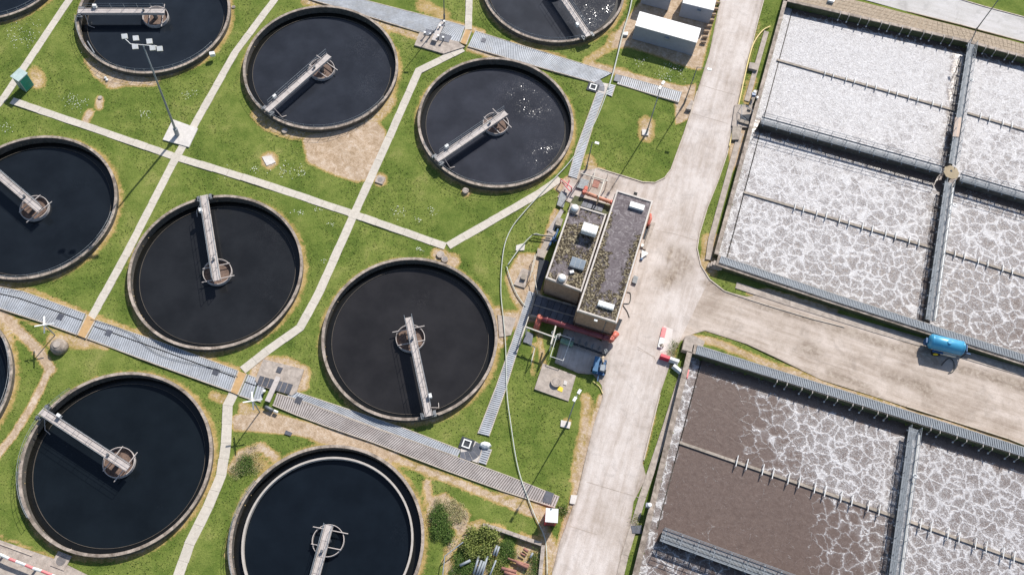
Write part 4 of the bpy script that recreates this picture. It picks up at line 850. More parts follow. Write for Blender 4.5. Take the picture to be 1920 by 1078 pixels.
a, b = f(.0, .5).copy(), f(1, .5).copy(); a.z = b.z = .72; MB().bar(a, b, .14, .12).build('centre_beam', concrete, e_)
sq = [(1080, 392), (1150, 372), (1160, 380), (1137, 402), (1105, 393)]
# upper sump between roofs
c = G(1100, 385); e_ = empty('covered_sump', (c.x, c.y, 0), 'sump behind the pump house with dark panels and a faded pipe over it', 'sump')
Q = local(e_, pgon([(1078, 366), (1146, 384), (1140, 402), (1068, 382)], .6)); MB().prism([tuple(v[:2]) for v in Q], -.1, .5).build('sump_wall', olive_m, e_)
for k in range(4):
    s0, s1 = .28+.14*k, .28+.14*(k+1)-.01; f = lambda s, t_: Q[0].lerp(Q[1], s).lerp(Q[3].lerp(Q[2], s), t_)
    MB().prism([tuple(f(s, t_)[:2]) for s, t_ in ((s0, .1), (s1, .1), (s1, .9), (s0, .9))], .5, .56).build('cover_panel', hatch_m, e_)
def pipe(name, pts, r, m, label, cat='pipe', elbow=None, flange=None, bands=0, n=12):
    P = [G(x, y, z) for x, y, z in pts]; c = P[0]; e_ = empty(name, (c.x, c.y, 0), label, cat)
    Q = local(e_, P); MB().tube(Q[1:-1] if elbow else Q, r, n).build('barrel', m, e_, True)
    if elbow:
        for seq, mm in ((Q[:2], elbow), (Q[-2:], elbow)):
            MB().tube(seq, r*1.05, n).build('elbow', mm, e_, True)
        for q_ in (Q[1], Q[-2]): MB().lathe(tuple(q_-Vector((0, 0, r*1.05))), [(.01, 0), (r*1.0, 0.05), (r*1.15, r), (r*1.0, r*2.05), (.01, r*2.1)], n).build('elbow', elbow, e_, True)
    for k in range(bands):
        a, b = Q[1], Q[2]; p = a.lerp(b, (k+.5)/bands); t = (b-a).normalized(); MB().tube([p-t*.05, p+t*.05], r*1.22, n).build('flange', m, e_)
    return e_
pipe('rising_main', [(1004, 620, .3), (1012, 596, 1.3), (1146, 636, 1.3), (1157, 624, 1.3)], .36, red_p, 'thick dark red pipe with orange elbows in front of the pump house', elbow=orange_p, bands=5)
pipe('rising_main', [(1099, 352, .3), (1095, 361, 1.1), (1147, 380, 1.1), (1150, 381, 1.1)], .26, faded_p, 'faded orange pipe with an elbow behind the pump house', elbow=orange_p, bands=3)
pipe('rising_main', [(1219, 402, .3), (1220, 410, .5), (1216, 420, .3), (1215, 424, .2)], .2, orange_p, 'short bent orange pipe at the right wall of the pump house')
o = quad('pit_opening', [(1211, 424), (1217, 426), (1209, 449), (1204, 447)], 0, .06, dark_m); tag(o, 'dark narrow pit at the right wall of the pump house', 'opening')
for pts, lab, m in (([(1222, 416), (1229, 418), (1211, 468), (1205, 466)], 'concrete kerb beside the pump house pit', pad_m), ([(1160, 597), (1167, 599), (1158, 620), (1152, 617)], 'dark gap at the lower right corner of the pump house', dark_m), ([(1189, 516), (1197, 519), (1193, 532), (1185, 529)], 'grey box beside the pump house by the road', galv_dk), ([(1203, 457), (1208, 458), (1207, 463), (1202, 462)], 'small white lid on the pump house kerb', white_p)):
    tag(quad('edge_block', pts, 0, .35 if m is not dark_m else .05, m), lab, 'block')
c = G(1202, 480); e_ = empty('white_sign', (c.x, c.y, 0), 'white triangular board leaning by the pump house', 'board'); MB().prism([(0, .7), (.9, .35), (0, -.5)], .3, .36).build('board', white_p, e_); MB().box((.05, -.5, .15), (.3, .3, .3)).build('foot', blue_d, e_)
# white pipe frames (gantries)
def frame(label, segs, m=white_p, r=.07, cat='pipe frame', posts=()):
    P0 = G(*segs[0][0][:2]); e_ = empty('lifting_frame', (P0.x, P0.y, 0), label, cat)
    for a, b in segs: MB().tube(local(e_, [G(*a), G(*b)]), r, 6).build('rail', m, e_)
    for x, y, z in posts: u = local(e_, [G(x, y, z)])[0]; MB().tube([(u.x, u.y, 0), (u.x, u.y, z)], r*.9, 6).build('post', m, e_)
    return e_
gal2 = M('pale weathered pipe', (.62, .58, .5), .6, var=.15)
frame('white pipe gantry with a long crossbar left of the red pipe', [((986, 613, 2.6), (1041, 633, 2.6)), ((1042, 611, 2.6), (1033, 645, 2.6))], gal2, .10, posts=((988, 614, 2.6), (1038, 632, 2.6), (1034, 643, 2.6)))
frame('pale pipe frame beside the slatted footway', [((991, 594, 1.2), (976, 640, 1.2)), ((989, 643, 1.2), (1003, 651, 1.2)), ((1003, 651, 1.2), (997, 676, 1.2))], gal2, .06, posts=((991, 594, 1.2), (976, 640, 1.2), (1003, 651, 1.2), (997, 676, 1.2)))
frame('white pipe gantry behind the pump house', [((1089, 325, 2.4), (1140, 340, 2.4)), ((1133, 338, 2.4), (1122, 370, 2.4))], gal2, .09, posts=((1090, 325, 2.4), (1138, 340, 2.4), (1122, 370, 2.4)))
frame('low pipe rail around the yard behind the pump house', [((1117, 316, 1), (1140, 326, 1)), ((1117, 316, 1), (1110, 345, 1))], gal2, .05, posts=((1117, 316, 1), (1140, 326, 1), (1110, 345, 1)))
frame('white rail fence around the green tank in front of the pump house', [((1045, 626, 1.1), (1071, 634, 1.1)), ((1045, 626, 1.1), (1032, 668, 1.1)), ((1032, 668, 1.1), (1056, 676, 1.1)), ((1056, 676, 1.1), (1071, 634, 1.1))], white_p, .035, 'fence', posts=((1045, 626, 1.1), (1071, 634, 1.1), (1032, 668, 1.1), (1056, 676, 1.1)))
frame('long pale pipes along the left wall of the pump house', [((1003, 478, 1), (994, 520, 1)), ((1006, 476, 1), (998, 510, 1)), ((1001, 515, 1), (1008, 550, 1))], gal2, .05, 'pipe rail', posts=((1003, 478, 1), (994, 520, 1), (1008, 550, 1)))
frame('white and pink bent pipes at the foot of the upper footway', [((1052, 336, 1), (1072, 352, 1)), ((1054, 342, .8), (1068, 358, .8)), ((1068, 338, 1.0), (1062, 352, .6))], pinkred, .09, 'pipework', posts=((1052, 336, 1), (1072, 352, 1)))
frame('blue pump pipework between the lawn and the pump house wall', [((1046, 430, .9), (1040, 450, .9)), ((1042, 440, .5), (1030, 460, .5)), ((1036, 446, .9), (1044, 452, .9))], blue_d, .14, 'pipework', posts=((1046, 430, .9), (1040, 450, .9)))
for pts, m, h, lab in (([(1052, 358), (1064, 362), (1056, 390), (1044, 384)], galv_dk, .25, 'dark grating beside the upper footway'), ([(1051, 392), (1058, 394), (1036, 438), (1026, 432)], plank_b, .12, 'brown grating strip left of the pump house'), ([(1089, 334), (1105, 339), (1098, 356), (1080, 351)], galv_dk, .3, 'grey square hatch behind the pump house'), ([(1114, 336), (1126, 339), (1121, 353), (1110, 350)], terra, .08, 'terracotta coloured slab behind the pump house'),
                       ([(1012, 484), (1030, 490), (1013, 545), (1003, 540)], dark_m, .08, 'dark slatted pit along the left wall of the pump house'), ([(1008, 465), (1022, 469), (1020, 484), (1007, 480)], pad_m, .3, 'pale concrete block at the pump house wall'), ([(1045, 408), (1056, 411), (1052, 424), (1041, 421)], concrete, .7, 'brown concrete box at the pump house wall'),
                       ([(986, 620), (1000, 626), (997, 646), (981, 641)], hatch_m, .2, 'dark grey hatch beside the white gantry'), ([(1030, 430), (1043, 434), (1020, 486), (1008, 480)], pad_m, .06, 'concrete strip along the pump house wall')):
    tag(quad('yard_block', pts, 0, h, m, zs=h), lab, 'hatch' if m in (galv_dk, hatch_m) else 'block')
c = G(1062, 645); e_ = empty('green_tank', (c.x, c.y, 0), 'small green cylinder tank inside the white rail fence', 'tank', rz=R(-14)); MB().tube([(-.8, 0, .6), (-.7, 0, .6), (.7, 0, .6), (.8, 0, .6)], .38, 14).build('barrel', green_p, e_, True); MB().box((-.5, 0, .2), (.15, .6, .4)).build('cradle', galv_dk, e_); MB().box((.5, 0, .2), (.15, .6, .4)).build('cradle', galv_dk, e_); MB().box((-1.5, .1, .35), (.5, .45, .7)).build('pump', green_p, e_)
c = G(1097, 648); e_ = empty('pipe_manifold', (c.x, c.y, 0), 'dark pipework and valves in the shade under the red pipe', 'pipework', rz=R(-13))
for k in range(9): MB().tube([(-4.2+k*.85, .2, .1), (-4.2+k*.85, .2, .8), (-4.2+k*.85, -.5, .8)], .10, 7).build('riser', galv_dk, e_); MB().lathe((-4.2+k*.85, -.1, .85), [(.16, 0), (.22, 0), (.22, .04), (.16, .04)], 12).build('handwheel', galv_dk if k % 3 else galv, e_)
MB().tube([(-4.4, -.5, .6), (2.8, -.5, .6)], .16, 8).build('header_pipe', dark_m, e_)

# ------------------------------------------------------------------ blue tanker trailer
zt = 1.35; a, b = G(1744, 640, zt), G(1803, 654, zt); d = b-a; L_ = d.length; ang = math.atan2(d.y, d.x)
e_ = empty('tanker_trailer', ((a.x+b.x)/2, (a.y+b.y)/2, 0), 'blue slurry tanker trailer with a yellow wheel hub parked on the dusty road', 'tanker', None, ang)
rr = .92; h2 = L_/2
prof = [(-h2-.30, .12), (-h2-.26, .45), (-h2-.12, .75), (-h2+.05, rr), (h2-.05, rr), (h2+.12, .75), (h2+.26, .45), (h2+.30, .12)]
mb = MB(); n = 28
vs = [(x, r_*math.cos(2*math.pi*k/n), zt+.12+r_*math.sin(2*math.pi*k/n)) for x, r_ in prof for k in range(n)]
mb.add(vs, [(i*n+k, i*n+(k+1) % n, (i+1)*n+(k+1) % n, (i+1)*n+k) for i in range(len(prof)-1) for k in range(n)]+[tuple(range(n)), tuple(range((len(prof)-1)*n, len(prof)*n))])
mb.build('tank_barrel', blue_p, e_, True)
for x in (-h2+.1, h2-.1): MB().add([(x+dx, (rr+.025)*math.cos(2*math.pi*k/n), zt+.12+(rr+.025)*math.sin(2*math.pi*k/n)) for dx in (-.05, .05) for k in range(n)], [(k, (k+1) % n, n+(k+1) % n, n+k) for k in range(n)]).build('end_band', blue_p, e_, True)
MB().box((0, -rr-.02, zt-.05), (L_*.92, .05, .09)).build('side_rail', gal2, e_); MB().box((0, 0, .55), (L_+1.0, .5, .18)).build('chassis', blue_d, e_)
for s in (-1, 1):
    wl = MB().add([(r_*math.cos(2*math.pi*k/24), y_, r_*math.sin(2*math.pi*k/24)) for r_, y_ in ((.3, -.2), (.52, -.2), (.55, 0), (.52, .2), (.3, .2)) for k in range(24)], [(i*24+k, i*24+(k+1) % 24, ((i+1) % 5)*24+(k+1) % 24, ((i+1) % 5)*24+k) for i in range(5) for k in range(24)]).build('wheel', rubber, e_, True); wl.location = (-h2+1.1, s*.98, .55)
    hb = MB().add([(r_*math.cos(2*math.pi*k/20), y_, r_*math.sin(2*math.pi*k/20)) for r_, y_ in ((.02, -.16), (.3, -.21), (.3, .21), (.02, .16)) for k in range(20)], [(i*20+k, i*20+(k+1) % 20, (i+1)*20+(k+1) % 20, (i+1)*20+k) for i in range(3) for k in range(20)]).build('hub', yellow_p, wl)
    MB().box((-h2+1.1, s*.98, 1.14), (1.35, .5, .05)).build('mudguard', blue_d, e_)
MB().box((.55, -.98, .85), (1.9, .22, .35)).build('tool_tray', gal2, e_); MB().box((h2+.9, 0, .5), (1.2, .14, .14)).build('drawbar', blue_d, e_); MB().tube([(h2+.5, -.3, .3), (h2+.5, -.3, 1.2)], .05, 6).build('jack', galv_dk, e_)
MB().tube([(h2+.2, -.3, zt+.6), (h2+.5, -.5, zt+.2), (h2+.5, -.6, zt-.4), (h2+.2, -.9, .6)], .05, 6).build('filler_hose', rubber, e_); MB().box((h2+.42, 0, zt+.1), (.12, .9, .9)).build('end_frame', blue_d, e_)
MB().tube([(0, 0, zt+1.0), (0, 0, zt+1.12)], .26, 16).build('lid', blue_p, e_); MB().box((-h2-.45, 0, zt-.2), (.2, .7, .7)).build('rear_valve', blue_d, e_)
# ------------------------------------------------------------------ blue pump trailer
c = G(1123, 688); e_ = empty('pump_trailer', (c.x, c.y, 0), 'small blue towed pump set with beige hose in front of the pump house', 'pump set', None, R(-6))
MB().box((-.45, -.1, .75), (.6, 1.9, .8)).build('canopy', blue_mid, e_); MB().box((.1, -.1, .38), (1.4, 2.0, .15)).build('chassis', blue_d, e_); MB().box((.38, -.35, .75), (.55, .8, .55)).build('engine', galv, e_); MB().tube([(.3, .3, .5), (.3, .35, 1.2), (.1, .75, 1.3), (.3, 1.2, .5)], .14, 8).build('hose', M('beige hose', (.62, .48, .33), .7), e_)
for s in (-1, 1):
    wl = MB().tube([(s*.72, -.6, .3), (s*.9, -.6, .3)], .3, 16).build('wheel', rubber, e_); MB().tube([(s*.91, -.6, .3), (s*.93, -.6, .3)], .14, 12).build('rim', white_p, wl)
MB().box((.1, -1.5, .4), (.1, 1.0, .1)).build('drawbar', blue_d, e_); MB().lathe((.5, .35, .75), [(.22, 0), (.3, 0), (.3, .05), (.22, .05)], 14).build('handwheel', rubber, e_)
# ------------------------------------------------------------------ containers
def container(pts, z, label, door=True):
    P = pgon(pts, z); c = (P[0]+P[2])/2; d = P[1]-P[0]; ang = math.atan2(d.y, d.x); L_ = d.length; Wd = (P[3]-P[0]).length
    e_ = empty('site_container', (c.x, c.y, 0), label, 'container', 'flat roofed site containers', ang)
    MB().box((0, 0, z/2-.05), (L_-.06, Wd-.06, z-.2)).build('body', grey_wall, e_)
    nn_ = 2
    for k in range(nn_): MB().box((-L_/2+(k+.5)*L_/nn_, 0, z-.04), (L_/nn_-.02, Wd, .16)).build('roof_panel', offwhite, e_)
    rb = int(L_/.5)
    s0 = MB().box((0, 0, z/2), (.05, .04, z-.4)).build('wall_rib', grey_wall, e_); s0.location = (-L_/2+.25, -Wd/2+.02, 0)
    for k in range(1, rb): inst(s0, 'wall_rib', e_, (-L_/2+.25+k*(L_-.5)/(rb-1), -Wd/2+.02, 0))
    MB().box((.3, -Wd/2-.12, z-.75), (.55, .3, .45)).build('wall_vent', galv, e_)
    return e_
container([(1200, 21), (1315, 53), (1306, 82), (1190, 47)], 2.9, 'long grey container with a plain white roof beside the upper road')
e_ = container([(1292, -26), (1350, -12), (1334, 20), (1289, 7)], 2.9, 'small white roofed container nearest the road at the top'); 
for x, m in ((-.7, white_p), (.3, yellow_p)): MB().box((x, -2.1+.6, 1.9), (.45, .05, .45)).build('notice', m, e_)
e_ = container([(1215, -50), (1267, -36), (1262, -4), (1210, -18)], 2.9, 'small container mostly cut off by the top edge')
for x, m in ((-.3, white_p), (.6, pinkred)): MB().box((x, -1.5, 1.7), (.45, .05, .45)).build('notice', m, e_)
# logs along the road
for i, (x, y) in enumerate([(1345, 8), (1341, 20), (1337, 30), (1333, 41), (1329, 52), (1324, 62), (1318, 82), (1321, 72)]):
    p = G(x, y); o = MB().tube([(p.x-.35, p.y, .22), (p.x+.35, p.y+.05, .26)], .2+.04*(i % 2), 9).build('timber_log', wood_m); tag(o, ('topmost', 'second', 'third', 'fourth', 'fifth', 'sixth', 'lowest', 'seventh')[i]+' weathered timber baulk from the top in the row beside the road', 'timber', 'timber baulks by the road')
# ------------------------------------------------------------------ kiosk, red box, rotors, dome
c = G(50, 162); e_ = empty('utility_kiosk', (c.x, c.y, 0), 'tall teal green cabinet with a grey roof by the left path', 'kiosk', None, R(-26)); MB().box((0, 0, 1.2), (1.3, 1.5, 2.4)).build('body', teal_roof, e_); MB().box((0, 0, 2.45), (1.5, 1.7, .1)).build('roof', teal_roof, e_); MB().box((.67, 0, 1.15), (.05, 1.3, 2.1)).build('door', teal_m, e_); MB().box((.05, -.77, 1.15), (1.15, .05, 2.1)).build('side_panel', M('dark teal', (.10, .2, .2), .5), e_)
c = G(1031, 974); e_ = empty('red_kiosk', (c.x, c.y, 0), 'red box with a flat white roof beside the road', 'kiosk', None, R(2)); MB().box((0, 0, 1.2), (1.25, 1.35, 2.4)).build('body', red2, e_); MB().box((0, 0, 2.45), (1.4, 1.55, .1)).build('roof', white_p, e_); MB().box((0, -.69, 1.1), (.9, .04, 2.0)).build('door', red_p, e_); MB().box((-.1, .75, 2.5), (.12, .15, .3)).build('bracket', galv_dk, e_)
c = G(113, 652); e_ = empty('concrete_dome', (c.x, c.y, 0), 'grey concrete dome with a round lid beside the left channel cover', 'dome'); MB().lathe((0, 0, 0), [(.01, 0), (1.0, 0), (.98, .6), (.75, .95), (.45, 1.1), (.01, 1.1)], 28).build('shell', coping_m, e_, True); MB().lathe((0, 0, 1.09), [(.01, 0), (.42, 0), (.42, .08), (.01, .08)], 20).build('lid', pad_m, e_)
def rotor(px, py, h, label, base):
    c = G(px, py); e_ = empty('wind_rotor', (c.x, c.y, 0), label, 'rotor', 'white four bladed rotors on posts'); MB().tube([(0, 0, 0), (0, 0, h)], .07, 8).build('post', galv, e_)
    hb = MB().lathe((0, 0, h-.1), [(.01, 0), (.16, 0), (.16, .22), (.01, .22)], 12).build('hub', white_p, e_)
    for k in range(4):
        a = R(18+90*k); o = MB().box((.62*math.cos(a), .62*math.sin(a), h), (.95, .17, .05), a, ('X', R(18))).build('blade', white_p if k != 3 else galv, e_)
rotor(103, 628, 3.2, 'white four bladed rotor by the concrete dome at the left', 0); rotor(487, 772, 4.2, 'white four bladed rotor beside the dark hatch chamber', 0)
for (x, y, lab) in ((507, 768, 'dark covered pump with a white outlet beside the brown channel cover'),):
    c = G(x, y); e_ = empty('pump_cover', (c.x, c.y, 0), lab, 'pump'); MB().tube([(-.6, .2, .28), (-.2, .08, .3), (.4, -.15, .28)], .22, 10).build('casing', galv_dk, e_, True); MB().tube([(.5, -.15, .3), (1.0, -.3, .3)], .16, 8).build('outlet', white_p, e_)
# dark hatch chambers
def chamber(pad_pts, hatches, label, gantry, extra=()):
    c = G(*pad_pts[0]); e_ = empty('distribution_chamber', (c.x, c.y, 0), label, 'chamber', 'distribution chambers'); MB().prism([tuple(v[:2]) for v in local(e_, pgon(pad_pts, .18))], -.1, .18).build('slab', pad_m, e_)
    for pts, n_ in hatches:
        Q = local(e_, pgon(pts, .2))
        for k in range(n_):
            f = lambda s, t_: Q[0].lerp(Q[1], s).lerp(Q[3].lerp(Q[2], s), t_); s0, s1 = k/n_+.02, (k+1)/n_-.02
            MB().prism([tuple(f(s, t_)[:2]) for s, t_ in ((s0, 0), (s1, 0), (s1, 1), (s0, 1))], .1, .24).build('hatch', hatch_m, e_)
    a, b, w_ = gantry; u, v = local(e_, [G(*a, .7), G(*b, .7)]); u.z = v.z = .5; MB().bar(u, v, w_, .2).build('walkway_beam', deckw, e_)
    for (x, y, h) in extra: u = local(e_, [G(x, y)])[0]; MB().tube([(u.x, u.y, .1), (u.x, u.y, h)], .09, 8).build('valve_spindle', galv_dk, e_); MB().lathe((u.x, u.y, h), [(.01, 0), (.17, 0), (.17, .08), (.01, .08)], 12).build('valve_head', white_p, e_)
    return e_
chamber([(494, 673), (570, 692), (556, 735), (547, 741), (484, 722), (478, 712)], [([(487, 704), (516, 712), (510, 728), (481, 719)], 3), ([(521, 713), (550, 721), (543, 739), (513, 731)], 3), ([(521, 687), (531, 690), (526, 700), (517, 697)], 1)], 'concrete chamber with rows of dark hatches beside the second tan crossing', ((522, 706), (501, 752), .6), ((497, 735, .5), (510, 740, .5), (505, 750, .6)))
chamber([(786, 62), (801, 60), (860, 80), (872, 88), (832, 101), (777, 85)], [([(799, 55), (814, 58), (809, 68), (793, 66)], 1), ([(825, 62), (847, 68), (842, 80), (819, 75)], 1)], 'concrete chamber with grey hatches and valves at the top channel', ((830, 41), (814, 76), .75), ((797, 70, 1.0), (806, 72, 1.0), (822, 76, 1.0), (831, 79, 1.0), (825, 58, 1.1), (833, 50, 1.1)))
# white tarpaulin and others
c = G(910, 835); o = MB().lathe((c.x, c.y, .1), [(.01, 0), (.75, 0), (.6, .35), (.25, .5), (.01, .5)], 7).build('white_sack', white_p); o.scale = (1, .6, 1); o.location = (0, c.y*.4, 0); tag(o, 'crumpled white sack at the top of the short footway stub', 'sack')
# barriers
def barrier(px, py, ang, segs, label, size=(1.0, .5, .8)):
    c = G(px, py); e_ = empty('road_barrier', (c.x, c.y, 0), label, 'barrier', 'plastic road barriers', R(ang)); n_ = len(segs)
    for k, m in enumerate(segs):
        x = (k-(n_-1)/2)*size[0]; MB().prism([(x-size[0]/2+.03, -size[1]/2), (x+size[0]/2-.03, -size[1]/2), (x+size[0]/2-.03, size[1]/2), (x-size[0]/2+.03, size[1]/2)], 0, .25).build('foot', m, e_)
        MB().prism([(x-size[0]/2+.03, -size[1]/3.4), (x+size[0]/2-.03, -size[1]/3.4), (x+size[0]/2-.03, size[1]/3.4), (x-size[0]/2+.03, size[1]/3.4)], .2, size[2]).build('block', m, e_)
barrier(1254, 675, -13, (red2, white_p), 'red and white plastic barrier at the verge corner', (1.2, .6, .8)); barrier(1269, 693, -36, (white_p,), 'single white plastic barrier tilted on the grass', (1.3, .6, .6)); barrier(1287, 703, 80, (pinkred,), 'small red barrier on the wall of the brown basin', (1.1, .4, .7)); barrier(1241, 634, 80, (white_p, pinkred), 'faded red and white barrier lying in the road junction', (1.4, .55, .3))
o = MB().box(G(1240, 648, .15), (.5, .4, .3), .4).build('grey_block', concrete); tag(o, 'grey block at the end of the faded barrier', 'block')
pd = quad('chalk_patch', [(1245, 610), (1262, 618), (1256, 655), (1238, 660), (1236, 640)], .0, .027, M('lime dust', (.66, .60, .56), .95, var=.12)); tag(pd, 'patch of white lime dust in the road junction', 'dust patch')
# striped bar bottom left
a, b = G(-30, 1030, .9), G(60, 1066, .9); P0 = a; e_ = empty('striped_barrier', (a.x, a.y, 0), 'long red and white striped barrier pole at the bottom left', 'barrier'); pts = [(-40, 1027), (0, 1039), (17, 1047), (30, 1052), (48, 1059), (62, 1065), (78, 1070), (98, 1078), (120, 1088), (150, 1100)]
for k in range(len(pts)-1): MB().tube(local(e_, [G(*pts[k], .9), G(*pts[k+1], .9)]), .16, 8).build('stripe', white_p if k % 2 else pinkred, e_)
for k in (1, 5, 8): u = local(e_, [G(*pts[k], .9)])[0]; MB().box((u.x, u.y, .4), (.2, .2, .8)).build('post', white_p, e_)
struct(polybar('kerb', [(-40, 1006), (0, 1019), (60, 1041)], .14, .1, kerb_m))

# ------------------------------------------------------------------ lamps and mast
def lamp(px, py, h, label, heads=2, arm=.7, ang=20, m=galv):
    c = G(px, py); e_ = empty('lamp_post', (c.x, c.y, 0), label, 'lamp post', 'lamp posts', R(ang)); MB().tube([(0, 0, 0), (0, 0, h*.3), (0, 0, h)], .10, 10, r2=.05).build('pole', m, e_, True); MB().tube([(0, 0, 0), (0, 0, 1.1)], .14, 10).build('base', m, e_)
    for k in range(heads):
        s = -1 if k else 1; MB().tube([(0, 0, h), (s*arm*.6, 0, h+.12)], .035, 5).build('arm', m, e_); MB().box((s*arm, 0, h+.12), (.55, .32, .14)).build('lamp_head', white_p, e_)
    return e_
lamp(1212, 250, 10.6, 'lamp post with twin white heads on the square lawn', 2, .45, 65); lamp(1062, 797, 11, 'lamp post with twin white heads beside the lower road', 2, .5, 65); lamp(1283, 194, 8.0, 'lamp post with a long side arm at the road by the containers', 1, 1.6, -8, galv_dk)
lamp(1099, 318, 6.5, 'short lamp post behind the pump house', 1, .6, -10, galv_dk); lamp(1826, 62, 9, 'thin lamp post on the tan paving, cut off by the top edge', 1, .7, 100, galv_dk); lamp(833, 37, 10, 'thin lamp post above the top channel, mostly out of frame', 1, .7, 20, galv_dk)
c = G(333, 254); Hm = 18.6; e_ = empty('floodlight_mast', (c.x, c.y, 0), 'tall floodlight mast with six white lamps on a square base', 'floodlight mast'); e_.rotation_euler = (0, R(3.2), 0); MB().tube([(0, 0, 0), (0, 0, 6), (0, 0, 12), (0, 0, Hm)], .17, 12, r2=.08).build('mast', galv, e_, True); MB().tube([(0, 0, .1), (0, 0, 1.6)], .3, 12).build('base_cabinet', galv, e_)
MB().tube([(-2.2, .5, Hm), (-1.4, -.1, Hm), (1.6, .1, Hm+.1)], .05, 6).build('crossarm', white_p, e_)
for x, y in ((-2.3, .75), (-1.0, .75), (.6, .6), (-.75, -.45), (1.2, -.25), (2.0, -.2)):
    o = MB().box((x, y, Hm+.1), (.62, .55, .28), .3, ('X', R(28))).build('floodlight', white_p, e_); MB().box((x, y, Hm-.06), (.5, .45, .04), .3).build('lamp_glass', glass_b, o)

# ------------------------------------------------------------------ hoses
def hose(pts, r, m, label, z=.12):
    P = [G(x, y, z) for x, y in pts]; out = []
    for i in range(len(P)-1):
        p0, p1, p2, p3 = P[max(i-1, 0)], P[i], P[i+1], P[min(i+2, len(P)-1)]
        for k in range(6):
            t = k/6; out.append(.5*((2*p1)+(p2-p0)*t+(2*p0-5*p1+4*p2-p3)*t*t+(3*p1-p0-3*p2+p3)*t**3))
    out.append(P[-1]); o = MB().tube(out, r, 6).build('hose', m, smooth=True); tag(o, label, 'hose', 'hoses across the site'); return o
hose([(1187, -12), (1180, 22), (1168, 62), (1152, 128), (1140, 168)], .10, hose_m, 'pale hose running down past the containers at the top', .25); hose([(1140, 168), (1115, 230), (1075, 295), (1035, 340), (985, 395), (958, 430), (944, 470), (939, 540), (944, 600), (948, 650), (950, 730), (957, 790), (972, 880), (1000, 960), (1022, 1010), (1026, 1078)], .065, hose_m, 'long pale hose winding from the footway past two tanks to the garden', .2)
hose([(1444, 50), (1430, 58), (1414, 80), (1404, 110), (1395, 150), (1384, 200), (1375, 240), (1367, 276)], .10, hose_y, 'yellow hose lying along the verge beside the white basin', .15)
hose([(952, 497), (975, 465), (1000, 440), (1015, 441), (1034, 443)], .07, hose_m, 'short pale hose bent towards the pump house wall', .3); hose([(998, 440), (1018, 442), (1036, 444), (1041, 452)], .09, hose_d, 'dark hose entering the pump house pipework', .5); hose([(950, 500), (956, 520), (968, 550), (985, 575)], .07, hose_m, 'pale hose curling round the small pad', .15)
hose([(1172, 548), (1182, 550), (1180, 568), (1168, 570), (1176, 584), (1180, 595)], .05, hose_d, 'thin black hose coiled at the right wall of the pump house', .08); hose([(1765, 685), (1778, 672), (1788, 678), (1788, 695), (1778, 700)], .05, hose_d, 'thin black hose loop beside the blue tanker', .08)
hose([(1112, 715), (1124, 725), (1130, 738)], .05, hose_y, 'thin yellow hose at the lawn corner below the blue pump set', .08); hose([(170, 598), (240, 622), (300, 665), (400, 690), (446, 706)], .025, hose_d, 'thin dark cable lying on the left channel covers', .24)

# ------------------------------------------------------------------ garden plot (bottom)
c = G(914, 985); e_ = empty('low_wall', (c.x, c.y, 0), 'low wall of pale blocks around the overgrown plot', 'wall')
WP = [(905, 985), (935, 993), (1015, 1021), (1018, 1023), (1012, 1082), (1010, 1110)]
for a, b in zip(WP[:-1], WP[1:]):
    u, v = local(e_, [G(*a), G(*b)]); n_ = max(1, round((v-u).length/.9)); 
    if (v-u).length < .3: continue
    for k in range(n_): p, q_ = u.lerp(v, k/n_), u.lerp(v, (k+.97)/n_); p.z = q_.z = -.05; MB().bar(p, q_, .42, .55+random.uniform(-.04, .04)).build('wall_block', pad_m, e_)
frame('thin rail along the overgrown plot', [((830, 1078, 1), (834, 1042, 1)), ((834, 1042, 1), (868, 1016, 1))], galv, .06, 'rail', posts=((834, 1042, 1), (868, 1016, 1)))
for i, (a, b, r_) in enumerate([((888, 1076), (898, 1042), .13), ((893, 1078), (903, 1050), .13), ((897, 1080), (908, 1052), .13), ((902, 1084), (914, 1042), .13), ((916, 1084), (930, 1050), .1), ((925, 1040), (932, 1022), .12), ((930, 1042), (936, 1024), .12), ((862, 1060), (882, 1050), .16), ((994, 1045), (999, 1036), .12)]):
    pa, pb = G(*a, .5), G(*b, .5); o = MB().tube([pa, pb], r_, 9).build('grey_pipe', galv, smooth=True); tag(o, ('first', 'second', 'third', 'fourth', 'long fifth', 'upper left of two short', 'upper right of two short', 'slanting', 'small tilted')[i]+' grey pipe from the left lying in the overgrown plot', 'pipe', 'grey pipes in the overgrown plot')
for i, (a, b, r_) in enumerate([((962, 1050), (992, 1060), .22), ((968, 1054), (990, 1064), .28), ((940, 1065), (968, 1072), .3), ((945, 1072), (970, 1080), .3), ((952, 1046), (978, 1056), .15), ((982, 1028), (990, 1034), .25), ((975, 1036), (985, 1041), .12)]):
    pa, pb = G(*a, .35), G(*b, .35); o = MB().tube([pa, pb], r_*.72, 10).build('clay_pipe', terra, smooth=True); tag(o, ('dark upper piece of the long pair of', 'fat lower piece of the long pair of', 'fat lower left piece of', 'bottom edge piece of', 'thin slanting piece of', 'small top piece of', 'smallest piece of')[i]+' red clay pipe in the overgrown plot', 'pipe', 'red clay pipes in the overgrown plot')
